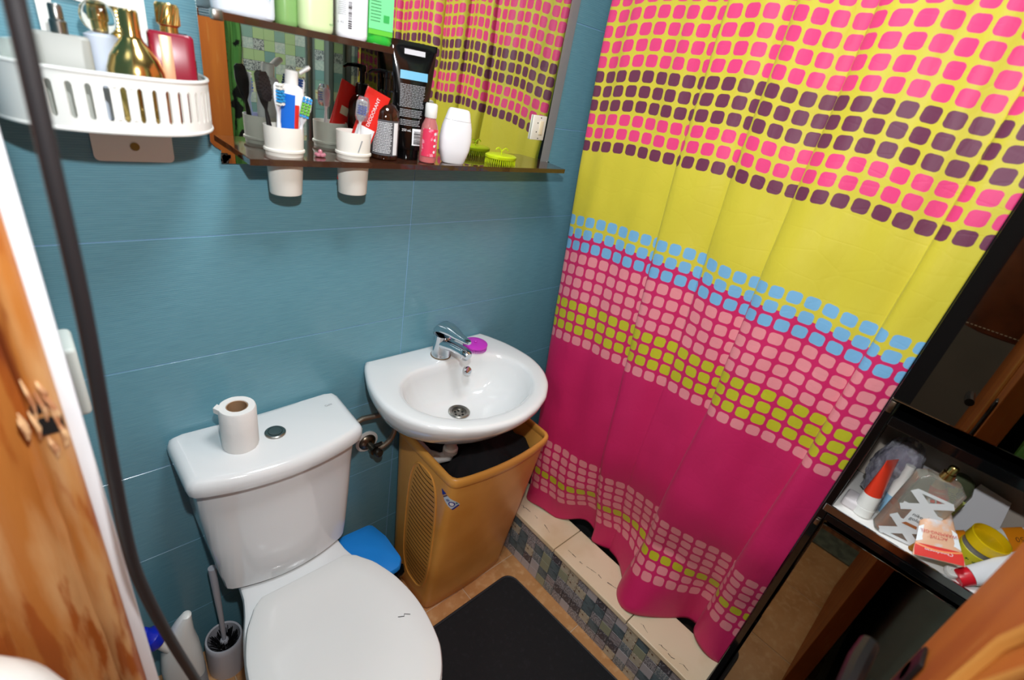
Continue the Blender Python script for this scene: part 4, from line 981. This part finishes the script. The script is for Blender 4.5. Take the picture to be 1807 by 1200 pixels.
wallstrip(g, 0, sl[-1], CZ0, CZ0 + .013, NS); wallstrip(g, 0, sl[-1], CZ1 - .012, CZ1, NS)
s = sl[-1] * .33; wallstrip(g, 0, s - .0066, CZ0 + .013, CZ1 - .012, 60)
while s < sl[-1] - .004:
    tt_ = (s / sl[-1] - .33) / .67; pit_ = .0192 - .0085 * min(1, tt_ * 1.15); bw_ = pit_ * .64
    wallstrip(g, s, min(s + bw_, sl[-1]), CZ0 + .013, CZ1 - .012, 3)
    for dz_ in (0, 1):
        for q_, e_ in ((.0011, .0014), (.0024, .0006)):
            za = CZ0 + .013 + q_ - .0013 if dz_ == 0 else CZ1 - .012 - q_
            wallstrip(g, s - e_, min(s + bw_ + e_, sl[-1]), za, za + .0013, 3)
    s += pit_
base = [cad(k / 60) for k in range(61)]
g.prism([(p[0], p[1]) for p in base], CZ0 - .0005, CZ0 + .0025)
g.tube([(at(sl[-1] * k / 80, .001)[0], at(sl[-1] * k / 80, .001)[1], CZ1) for k in range(81)], .0028, 8)
g.tube([(at(sl[-1] * k / 80, .001)[0], at(sl[-1] * k / 80, .001)[1], CZ0) for k in range(81)], .0028, 8)
g.box(-.125, .1255, -.003, 0, CZ0, CZ1 + .004, .001)
g.build('basket', m_cad, cd)
# arched backplate with opening and the adhesive card below
ro_ = round_poly([(-.052, 1.45), (.068, 1.45), (.068, 1.66), (-.052, 1.66)], .02, 5)
ri_ = round_poly([(-.036, 1.474), (.052, 1.474), (.052, 1.505), (.0, 1.528), (-.036, 1.532)], .010, 5)
cpx = (.008, 1.50); ro2 = polar(ro_, cpx, 72); ri2 = polar(ri_, cpx, 72)
g = G(); R = [g.ring([(p[0], y, p[1]) for p in o]) for o, y in ((ro2, 0), (ro2, -.0045), (ri2, -.0045), (ri2, 0))]
for a, b in zip(R, R[1:]): g.skin(a, b)
g.build('backplate', m_cad, cd)
cp = G(); po = round_poly([(-.025, 1.320), (.079, 1.320), (.079, 1.388), (-.025, 1.388)], .009, 5)
xz(cp, po, 0, -.0028); card = cp.build('mounting_card', mat('beige_mounting_card', (248, 240, 230), .4), cd)
G().lathe([(.0062, 0), (.0062, .001), (.003, .0014)], n=18, M=T(.028, -.0028, 1.343) @ Matrix.Rotation(pi / 2, 4, 'X')).build('screw', mat('rusty_screw', (150, 116, 50), .5), card)

CB = CZ0 + .0028
def item(name, label, x, y, rz=0, cat='perfume'): return thing(name, label, cat, (x, y, CB), rotz=rz)
p1 = item('perfume_bottle', 'clear glass domed perfume bottle at the left end of the caddy', .022, -.092)
G().lathe([(.026, 0), (.028, .003), (.028, .045), (.024, .070), (.014, .082), (.004, .084)], n=32).build('body', mat('clear_glass_grey', (215, 225, 222), .04, trans=.7, ior=1.3), p1)
G().lathe([(.024, .004), (.024, .03), (.002, .03)], n=24).build('liquid', mat('green_liquid', (60, 190, 50), .2), p1)
p2 = item('perfume_bottle', 'frosted grey flat perfume bottle with silver sprayer in the caddy', .067, -.108, radians(-6))
m_fro = mat('frosted_grey_glass', (176, 178, 172), .42, trans=.08)
G().loft([(0, 0, 0, .026, .012, 5), (0, 0, .002, .0275, .013, 5), (0, 0, .094, .0275, .013, 5), (0, 0, .097, .025, .011, 5)], 40).build('body', m_fro, p2)
G().lathe([(.0085, .097), (.0085, .110), (.0068, .112), (.0068, .126), (.0055, .128)], n=20).build('sprayer', m_steel, p2)
p3 = item('perfume_bottle', 'pale blue opaque perfume bottle with a clear sphere cap around gold', .110, -.086)
G().loft([(0, 0, 0, .018, .014, 2.6), (0, 0, .06, .016, .013, 2.4), (0, 0, .088, .017, .013, 2.4), (0, 0, .1, .019, .014, 2.2), (0, 0, .104, .012, .010, 2)], 32).build('body', mat('pale_blue_white', (206, 216, 232), .25), p3)
G().lathe([(.0195 * sin(pi * k / 14) + .0001, .121 - .0195 * cos(pi * k / 14)) for k in range(15)], n=32).build('sphere_cap', m_glass, p3)
G().lathe([(.0062, .104), (.0062, .118), (.0074, .119), (.0074, .134), (.005, .136)], n=20).build('gold_stem', m_gold, p3)
p4 = item('perfume_bottle', 'gold ribbed-neck perfume bottle behind the vase-shaped one', .131, -.062)
G().lathe([(.011, 0), (.012, .1), (.009, .104)] + [(.0085 + (.0012 if k % 2 else 0), .106 + k * .0022) for k in range(13)] + [(.005, .136)], n=24).build('body', m_gold, p4)
p5 = item('perfume_bottle', 'shiny gold vase-shaped perfume bottle at the middle of the caddy', .137, -.118)
G().lathe([(.018, 0), (.024, .004), (.030, .03), (.0325, .052), (.0315, .068), (.027, .082), (.019, .095), (.0125, .103), (.0108, .108), (.0104, .134), (.009, .1365), (.002, .137)], n=44).build('body', mat('polished_gold', (204, 176, 108), .16, 1.0), p5)
p6 = item('perfume_bottle', 'dark red box-shaped perfume bottle with peach stripe and gold knurled cap', .184, -.100, radians(-8))
G().loft([(0, 0, 0, .025, .014, 7), (0, 0, .002, .0265, .015, 7), (0, 0, .1145, .0265, .015, 7), (0, 0, .118, .024, .013, 7)], 48).build('body', mat('dark_red_lacquer', (138, 18, 44), .25), p6)
G().box(-.014, .000, -.0162, -.0150, .003, .114, .0003).build('stripe', mat('peach_metal_stripe', (226, 176, 140), .3, .4), p6)
kn = G(); n = 36; R = []
kn.lathe([(.0105, .118), (.0105, .125), (.0128, .127), (.0132, .150), (.012, .152), (.002, .1525)], n=36)
for k in range(24):
    a = 2 * pi * k / 24
    kn.tube([(.0131 * cos(a + .5 * j / 4), .0131 * sin(a + .5 * j / 4), .128 + .021 * j / 4) for j in range(5)], .0009, 4)
kn.build('knurled_cap', m_gold, p6)
p7 = item('perfume_bottle', 'black perfume bottle at the right end of the caddy behind the red one', .206, -.055)
G().loft([(0, 0, 0, .016, .016, 3), (0, 0, .085, .016, .016, 3), (0, 0, .095, .010, .010, 2), (0, 0, .118, .009, .009, 2)], 28).build('body', m_blackgl, p7)

# white hook plate on the left wall seen past the frame
sp_ = thing('socket_cover', 'pale white rounded wall plate showing past the white door edge strip', 'wall plate', (-.0195, -.30, 1.13))
G().box(-.0, .022, -.03, .03, -.045, .05, .006, 3).build('plate', mat('mint_white_plastic', (222, 232, 226), .35), sp_)
# black cable hanging in the doorway
cbp = []
for az, q, D in ((2.15, .09, .44), (2.09, -.024, .44), (1.85, -.20, .44), (1.49, -.48, .44), (.55, -.80, .44), (.0, -1.05, .44), (.35, -1.20, .445), (1.6, -1.40, .45), (3.57, -1.647, .46), (5.6, -1.9, .47), (7.0, -2.3, .48)):
    cbp.append((D * math.tan(radians(az)), -1 + D, 1.54 + D * q))
top_ = (cbp[0][0] - .01, -.49, 2.08)
cbp = [top_, (.004, -.52, 1.8)] + cbp
def catmull(P, n=8):
    P = [Vector(p) for p in P]; o = []
    for i in range(len(P) - 1):
        p0 = P[max(i - 1, 0)]; p1 = P[i]; p2 = P[i + 1]; p3 = P[min(i + 2, len(P) - 1)]
        for k in range(n):
            t = k / n; o.append(tuple(.5 * (2 * p1 + (p2 - p0) * t + (2 * p0 - 5 * p1 + 4 * p2 - p3) * t * t + (3 * p1 - p0 - 3 * p2 + p3) * t ** 3)))
    o.append(tuple(P[-1])); return o
tag(G().tube(catmull(cbp), .0056, 12).build('power_cable', mat('black_cable_rubber', (30, 28, 30), .5)), 'black cable hanging down in front of the door frame on the left', 'cable')
# tall white bin with a domed lid just outside the door (bottom-left corner of the photo)
tbn = thing('pedal_bin', 'tall slim white bin with a domed lid cut off by the bottom left corner', 'bin', (-.160, -.647, .004))
G().lathe([(.092, 0), (.094, .01), (.101, .94), (.002, .945)], n=64).build('body', m_whitepl, tbn)
G().lathe([(.103, .942), (.105, .955), (.104, .985), (.098, 1.015), (.084, 1.045), (.062, 1.065), (.036, 1.076), (.002, 1.080)], n=64).build('lid', m_whitepl, tbn)

# ------------------------------------------------------------------ green towel, and bag-shaped stand-in for a worn jacket, seen in reflections
tw = G(); R = []
for j in range(30):
    z = 1.56 - .56 * j / 29; row = []
    for i in range(17):
        x = .575 + .085 * i / 16 ; row.append(tw.bm.verts.new((x + .003 * sin(j * .5), -1.203 + .008 * sin(i * .9 + j * .15) - .004 * sin(i * 2.1), z)))
    R.append(row)
for a, b in zip(R, R[1:]): tw.skin(a, b, closed=False)
two = tw.build('towel', mat('green_black_terry', (92, 150, 72), .95, noise=[(13, (16, 18, 14), .52, .55)], bump=(400, .7)))
two.modifiers.new('thickness', 'SOLIDIFY').thickness = .004
tag(two, 'green and black terry towel hanging beside the door, seen in the mirror', 'towel')
hk = G().box(.60, .63, -1.22, -1.216, 1.575, 1.605, .002).tube([(.615, -1.216, 1.59), (.615, -1.19, 1.585), (.615, -1.188, 1.60)], .003, 8)
tag(hk.build('wall_hook', m_black), 'black wall hook that carries the green towel', 'hook')
lb = thing('leather_stand_in', 'brown leather stand-in with stitched lower edge for the jacket worn behind the camera, reflected in the black cabinet door', 'bag', (-.10, -1.082, 1.105))
g = G(); g.loft([(0, 0, 0, .035, .06, 3), (0, 0, .006, .045, .085, 3.4), (0, 0, .10, .050, .092, 4), (0, 0, .36, .045, .088, 4), (0, 0, .42, .02, .08, 3)], 40); g.build('body', mat('brown_leather', (112, 62, 34), .45, noise=[(12, (84, 44, 24), .4, .7)]), lb)
g = G()
for k in range(16):
    y = -.08 + .0105 * k; g.box(.0455, .0475, y, y + .006, .018, .0205)
g.build('stitching', mat('cream_thread', (206, 196, 170), .8), lb, smooth=False)
G().tube([(0, .06, .40), (0, .05, .62), (0, 0, .72), (0, -.05, .62), (0, -.06, .40)], .006, 8).build('strap', MATS['brown_leather'], lb)

# ------------------------------------------------------------------ things on the cabinet shelf
SZ = .9252
# crumpled cling-wrapped bundle
wr = thing('wrapped_bundle', 'purple object wrapped in crinkled clear cellophane at the back left of the cabinet shelf', 'bundle', (1.118, -1.035, SZ))
t = bmesh.new(); bmesh.ops.create_icosphere(t, subdivisions=4, radius=1.0)
for v in t.verts:
    n0 = mn.noise(v.co * 3.2) * .16 + mn.noise(v.co * 9) * .07
    v.co = Vector((v.co.x * .030, v.co.y * .032, v.co.z * .072 + .070)) * 1.0 + Vector((v.co.x, v.co.y, v.co.z)) * .03 * n0
t2 = G(); t2.add(t); t2.build('core', mat('purple_grey_core', (138, 128, 156), .3, noise=[(45, (226, 224, 236), .52, .62), (25, (84, 72, 98), .52, .62)]), wr, ang=3)
t = bmesh.new(); bmesh.ops.create_icosphere(t, subdivisions=4, radius=1.0)
for v in t.verts:
    n0 = mn.noise(v.co * 4.5 + Vector((3, 1, 2))) * .25 + abs(mn.noise(v.co * 11)) * .16
    v.co = Vector((v.co.x * .034, v.co.y * .036, v.co.z * .078 + .077)) + Vector((v.co.x, v.co.y, v.co.z)) * .03 * n0
t2 = G(); t2.add(t); t2.build('cellophane', mat('crinkled_cellophane', (235, 235, 245), .05, trans=.8, ior=1.3, bump=(55, 1.0, .008), coat=1.0), wr, ang=.25)
# small white box / cloth
wbx = thing('soap_bar', 'off-white soft block at the front left corner of the cabinet shelf', 'soap', (1.056, -1.008, SZ))
G().box(-.022, .022, -.014, .014, 0, .020, .005, 3).build('block', mat('offwhite_soap', (222, 216, 218), .6), wbx)
# red/white cream tube on its cap
m_redtube = mat('orange_red_tube', (226, 60, 36), .3)
rt = thing('cream_tube', 'red and white cream tube standing on its white cap in the cabinet', 'tube', (1.045, -1.031, SZ), rot=(radians(-5), radians(4), radians(-22)))
G().lathe([(.015, 0), (.0165, .002), (.0168, .018), (.0160, .019)], n=32).build('cap', m_whitepl, rt)
G().loft([(0, 0, .0195, .0168, .0165, 2), (0, 0, .038, .0172, .0155, 2), (0, 0, .048, .0175, .0140, 2)], 32).build('white_base', m_whitepl, rt)
G().loft([(0, 0, .0482, .0175, .0140, 2), (0, 0, .08, .0180, .0095, 2), (0, 0, .108, .0185, .0045, 2.4), (0, 0, .120, .019, .0012, 4), (0, 0, .126, .019, .0010, 4)], 32).build('tube', m_redtube, rt)
lines('small_print', rt, m_grey, -.008, .014, .044, .022, -.0176, 7, fill=.4)
# blue-white tube beside
bw = thing('slim_bottle', 'slim white and light blue bottle leaning behind the perfume in the cabinet', 'bottle', (1.082, -1.062, SZ), rot=(radians(-5), radians(4), 0))
G().loft([(0, 0, 0, .012, .012, 2), (0, 0, .075, .0125, .0125, 2), (0, 0, .092, .009, .009, 2), (0, 0, .096, .008, .008, 2), (0, 0, .118, .0075, .0075, 2)], 24).build('body', m_whitepl, bw)
G().loft([(0, 0, .008, .0122, .0122, 2), (0, 0, .05, .0128, .0128, 2)], 24, cap0=False, cap1=False).build('label', mat('light_blue_print', (150, 196, 226), .4), bw)
# big perfume bottle
pf = thing('perfume_bottle', 'large clear perfume bottle with white criss-cross bands and amber liquid in the cabinet', 'perfume', (1.044, -1.088, SZ), rot=(radians(1), radians(3), radians(-72)))
W_, D_, H_ = .0360, .0165, .146
m_pg = mat('perfume_glass', (228, 226, 212), .03, trans=.8, ior=1.3)
G().loft([(0, 0, 0, W_ - .002, D_ - .002, 7), (0, 0, .002, W_, D_, 7), (0, 0, H_ - .010, W_, D_, 7), (0, 0, H_, W_ - .010, D_ - .004, 5), (0, 0, H_ + .001, .010, .009, 2)], 48).build('glass', m_pg, pf)
G().loft([(0, 0, .004, W_ - .003, D_ - .003, 6), (0, 0, .062, W_ - .003, D_ - .003, 6)], 40).build('liquid', mat('amber_liquid', (190, 92, 20), .08, trans=.35, ior=1.3), pf)
G().lathe([(.0095, H_ + .001), (.0098, H_ + .004), (.0098, H_ + .014), (.0072, H_ + .015), (.0072, H_ + .026), (.006, H_ + .028)], n=26).build('gold_collar', m_gold, pf)
bands = G(); yb = -D_ - .0006
def bar(a, b, w_):
    d = Vector((b[0] - a[0], b[1] - a[1])); nrm = Vector((-d.y, d.x)).normalized() * w_ / 2
    bands.quad((a[0] - nrm.x, yb, a[1] - nrm.y), (b[0] - nrm.x, yb, b[1] - nrm.y), (b[0] + nrm.x, yb, b[1] + nrm.y), (a[0] + nrm.x, yb, a[1] + nrm.y))
for i_, (a, b, w_) in enumerate((((-.030, .006), (.030, .050), .015), ((.030, .006), (-.030, .050), .013), ((-.030, .070), (.030, .112), .013), ((.030, .070), (-.030, .112), .012), ((-.032, .045), (.032, .045), .007), ((-.030, .078), (.030, .078), .010), ((0, .035), (0, .085), .026), ((-.03, .006), (.03, .006), .006), ((-.026, .114), (.026, .114), .006))):
    yb = -D_ - .0006 - .00005 * i_
    bar(a, b, w_)
bands.build('white_bands', m_whiteink, pf, smooth=False)
text('lettering', 'nike\ngold', .0095, m_blackink, pf, T(0, -D_ - .0016, .062) @ RX)
G().quad((-.012, -D_ - .0015, .040), (.012, -D_ - .0015, .040), (.010, -D_ - .0015, .046), (-.008, -D_ - .0015, .046)).build('rust_motif', mat('rust_print', (176, 104, 60), .5), pf, smooth=False)
# little amber vial
av = thing('amber_vial', 'tiny amber dropper vial in front of the large perfume bottle', 'vial', (1.027, -1.117, SZ), rot=(radians(14), radians(-4), 0))
G().lathe([(.004, 0), (.0055, .002), (.0055, .020), (.003, .026), (.0035, .034), (.0042, .037), (.0042, .042), (.002, .044)], n=16).build('body', mat('amber_vial_glass', (176, 112, 16), .08, trans=.4, ior=1.3), av)
# dark clear bottle with lime label behind
db = thing('lotion_bottle', 'clear bottle with lime and black label standing behind the perfume bottle', 'bottle', (1.140, -1.118, SZ), rot=(0, radians(4), radians(-70)))
G().loft([(0, 0, 0, .024, .016, 3), (0, 0, .10, .025, .016, 3), (0, 0, .12, .018, .012, 2.4), (0, 0, .125, .01, .01, 2)], 32).build('body', mat('olive_clear', (120, 128, 96), .08, trans=.6, ior=1.3), db)
patch('label', db, mat('lime_label', (196, 208, 120), .4), -.020, .020, .035, .085, lambda x, z: -.0165, 4, 1)
patch('black_block', db, m_blackink, -.020, .006, .036, .052, lambda x, z: -.0168, 2, 1)
lines('small_print', db, m_blackink, -.018, .018, .083, .055, -.0170, 8, fill=.4)
# white folded card
wc = thing('paper_card', 'folded white paper card leaning at the back of the cabinet shelf', 'card', (1.155, -1.175, SZ), rotz=radians(-78))
G().prism([(-.045, 0), (.045, 0), (.030, .105), (-.02, .115)], 0, .002, M=Matrix.Rotation(radians(80), 4, 'X')).build('card', mat('white_card', (214, 214, 218), .6), wc)
wc2 = thing('paper_box', 'low white carton at the back left of the cabinet shelf', 'box', (1.176, -1.085, SZ))
G().box(-.016, .016, -.03, .03, 0, .085, .001).build('carton', MATS['white_card'], wc2)
# warming gel tube, hanging over the front edge, crimp towards the camera
wg = thing('gel_tube', 'flattened warming gel tube with red and white print sticking out over the cabinet edge', 'tube', (1.074, -1.140, .985), rot=(0, 0, 0))
up = Vector((1.0, .0, .0)); 
A_ = Vector((1.088, -1.094, 1.034)); B_ = Vector((.994, -1.150, .955))           # neck (narrow) to crimp (wide)
d_ = (B_ - A_); Lg = d_.length; d_.normalize(); nrm_ = Vector((-.62, .05, .78)); nrm_ = (nrm_ - d_ * nrm_.dot(d_)).normalized(); sd_ = d_.cross(nrm_).normalized()
wg.matrix_world = Matrix(((sd_.x, d_.x, nrm_.x, A_.x), (sd_.y, d_.y, nrm_.y, A_.y), (sd_.z, d_.z, nrm_.z, A_.z), (0, 0, 0, 1)))
# local frame: x across, y along (0 at neck, Lg at crimp), z out of the face
MY = Matrix(((1, 0, 0, 0), (0, 0, 1, 0), (0, -1, 0, 0), (0, 0, 0, 1)))
G().loft([(0, 0, 0, .006, .008, 2), (0, 0, .01, .012, .0105, 2), (0, 0, Lg * .4, .021, .009, 2.2), (0, 0, Lg * .75, .0285, .005, 2.4), (0, 0, Lg * .92, .0335, .0015, 4), (0, 0, Lg, .035, .001, 4)], 32, M=MY).build('tube', mat('skin_tone_print', (226, 176, 142), .35, noise=[(22, (206, 214, 222), .5, .6), (14, (176, 120, 60), .62, .68)]), wg)
def topz(y):
    t = y / Lg; return (.0105 if t < .1 else .0105 - (t - .1) / .82 * .0088) + .0008
def strip(name, ys, m, off=0.0, wf=.96, n=8, curve=0.0):
    g = G(); R = []
    for y in ys:
        t = y / Lg; hw_ = (.012 + (.0335 - .012) * min(1, t / .92)) * wf; row = []
        for i in range(n + 1):
            x = -hw_ + 2 * hw_ * i / n; s_ = x / hw_
            prof_ = max(0, 1 - abs(s_ * .97) ** 2.4) ** (1 / 2.4) if t < .9 else 1
            row.append(g.bm.verts.new((x, y + curve * (1 - s_ * s_), (topz(y) - .0008) * prof_ + .0012 + off)))
        R.append(row)
    for a, b in zip(R, R[1:]): g.skin(a, b, closed=False)
    return g.build(name, m, wg)
strip('red_top_print', (.006, .014, .024), m_red, .0, .9, curve=.006)
strip('white_field', (Lg * .62, Lg * .72, Lg * .82), m_whiteink, 0, .97, curve=-.008)
strip('red_foot_print', (Lg * .84, Lg * .92, Lg * .995), m_red, .0004, .98)
strip('orange_line', (Lg * .835, Lg * .855), mat('orange_print', (246, 150, 90), .4), .0008, .98, curve=.006)
MT = Matrix.Rotation(pi, 4, 'Z')
text('lettering', 'ACTIVE\nWARMING-GEL', .0072, mat('red_ink', (200, 60, 60), .4), wg, T(0, Lg * .70, topz(Lg * .62) + .0016) @ Matrix.Rotation(radians(-5), 4, 'X') )
text('lettering', 'Chondrosan', .0075, m_whiteink, wg, T(0, Lg * .90, .0042))
text('lettering', 'CHONDRO', .0030, m_whiteink, wg, T(0, .018, .0140))
g = G()
for x in (-.009, 0.0, .009): g.box(x - .0032, x + .0032, .031, .0374, .010, .0112)
g.build('red_square', m_red, wg, smooth=False)
# jar with yellow lid
jr = thing('cream_jar', 'round jar with open yellow lid rim and yellow label in the cabinet', 'jar', (1.098, -1.190, SZ + .003), rot=(radians(6), radians(-8), 0))
G().lathe([(.023, 0), (.025, .003), (.026, .035), (.0255, .048)], n=40).build('glass', mat('grey_jar_glass', (150, 146, 136), .12, trans=.3), jr)
G().lathe([(.0255, .004), (.0268, .006), (.0268, .034), (.0258, .035)], n=40, cap0=False, cap1=False).build('label', mat('yellow_green_label', (206, 196, 40), .4), jr)
G().lathe([(.0270, .046), (.0285, .047), (.0292, .066), (.0275, .0665), (.0268, .052), (.002, .051)], n=44).build('lid', mat('yellow_plastic', (228, 192, 14), .35), jr)
q = G()
for k in range(5): q.lathe([(.0018 + .0004 * k, 0), (.0018, .0004)], n=8, M=T(-.0262, .006 - .004 * k, .020) @ Matrix.Rotation(-pi / 2, 4, 'Y'))
q.build('label_mark', mat('dark_green_mark', (60, 90, 30), .5), jr)
# white tube with red cap at the front right
wt = thing('white_tube', 'white squeeze tube with red cap lying at the front right of the cabinet shelf', 'tube', (1.04, -1.20, .95))
A2 = Vector((1.028, -1.196, .940)); B2 = Vector((1.090, -1.262, .995)); d2 = (B2 - A2); L2 = d2.length; d2.normalize(); n2 = Vector((-.7, .1, .7)); n2 = (n2 - d2 * n2.dot(d2)).normalized(); s2 = d2.cross(n2)
wt.matrix_world = Matrix(((s2.x, d2.x, n2.x, A2.x), (s2.y, d2.y, n2.y, A2.y), (s2.z, d2.z, n2.z, A2.z), (0, 0, 0, 1)))
G().loft([(0, 0, -.018, .0135, .0125, 2), (0, 0, -.016, .0145, .0135, 2), (0, 0, .002, .0150, .0140, 2)], 28, M=MY).build('cap', mat('red_cap', (206, 24, 40), .3), wt)
G().loft([(0, 0, .0025, .0155, .0145, 2), (0, 0, .05, .021, .0105, 2), (0, 0, .085, .0255, .005, 2.4), (0, 0, .115, .027, .0012, 4)], 32, M=MY).build('tube', mat('white_tube_grey', (222, 222, 224), .35), wt)
# small white screw cap at the edge
sc = thing('screw_cap', 'loose white screw cap on the front edge of the cabinet shelf', 'cap', (1.0235, -1.176, SZ), rot=(0, radians(-30), 0))
sc.location.z = SZ + .006
G().lathe([(.0105, 0), (.0112, .002), (.0108, .009), (.0098, .0105), (.0070, .0108), (.0066, .0095), (.0035, .0094), (.003, .0105)], n=32).build('cap', m_whitepl, sc)
# orange and white tube lying at the back, pink box, blue-red lighter
ot = thing('sunscreen_tube', 'orange and white printed tube lying across the back of the cabinet shelf', 'tube', (1.10, -1.14, .95))
A3 = Vector((1.098, -1.160, .945)); B3 = Vector((1.160, -1.262, 1.002)); d3 = (B3 - A3); L3 = d3.length; d3.normalize(); n3 = Vector((-.6, 0, .8)); n3 = (n3 - d3 * n3.dot(d3)).normalized(); s3 = d3.cross(n3)
ot.matrix_world = Matrix(((s3.x, d3.x, n3.x, A3.x), (s3.y, d3.y, n3.y, A3.y), (s3.z, d3.z, n3.z, A3.z), (0, 0, 0, 1)))
m_or = mat('orange_cap', (236, 140, 20), .35)
G().loft([(0, 0, 0, .017, .014, 2), (0, 0, .022, .0175, .0145, 2)], 28, M=MY).build('cap', m_or, ot)
G().loft([(0, 0, .0225, .018, .015, 2), (0, 0, .08, .022, .010, 2), (0, 0, .13, .025, .003, 3), (0, 0, .14, .025, .0012, 4)], 32, M=MY).build('tube', m_whitepl, ot)
g = G()
for a, b in ((.058, .064), (.078, .108)):
    g.loft([(0, 0, a, .018 + (a - .0225) * .07 + .0006, .015 - (a - .0225) * .085 + .0006, 2), (0, 0, b, .018 + (b - .0225) * .07 + .0006, .015 - (b - .0225) * .085 + .0008, 2)], 32, M=MY, cap0=False, cap1=False)
g.build('orange_band', m_or, ot)
text('lettering', '50', .012, mat('brown_ink', (120, 70, 10), .5), ot, T(0, .094, .0115) @ Matrix.Rotation(radians(-90), 4, 'Z'))
pkb = thing('soap_box', 'pink cardboard soap box with dark red end at the right of the cabinet shelf', 'box', (1.085, -1.262, SZ), rotz=radians(10))
G().box(-.028, .028, -.030, .022, 0, .082, .001).build('carton', mat('pink_card', (226, 124, 124), .5), pkb)
G().box(-.029, .029, -.031, .023, .083, .098, .001).build('dark_top', mat('crimson_card', (170, 24, 36), .4), pkb)
lg = thing('lighter', 'small blue and red lighter wedged between the tubes on the cabinet shelf', 'lighter', (1.079, -1.151, SZ))
G().loft([(0, 0, 0, .0045, .007, 3), (0, 0, .032, .0045, .007, 3)], 20).build('body', mat('royal_blue_plastic', (30, 40, 180), .3), lg)
G().loft([(0, 0, .0325, .0045, .007, 3), (0, 0, .044, .004, .006, 3)], 20).build('top', mat('red_plastic', (214, 50, 26), .3), lg)
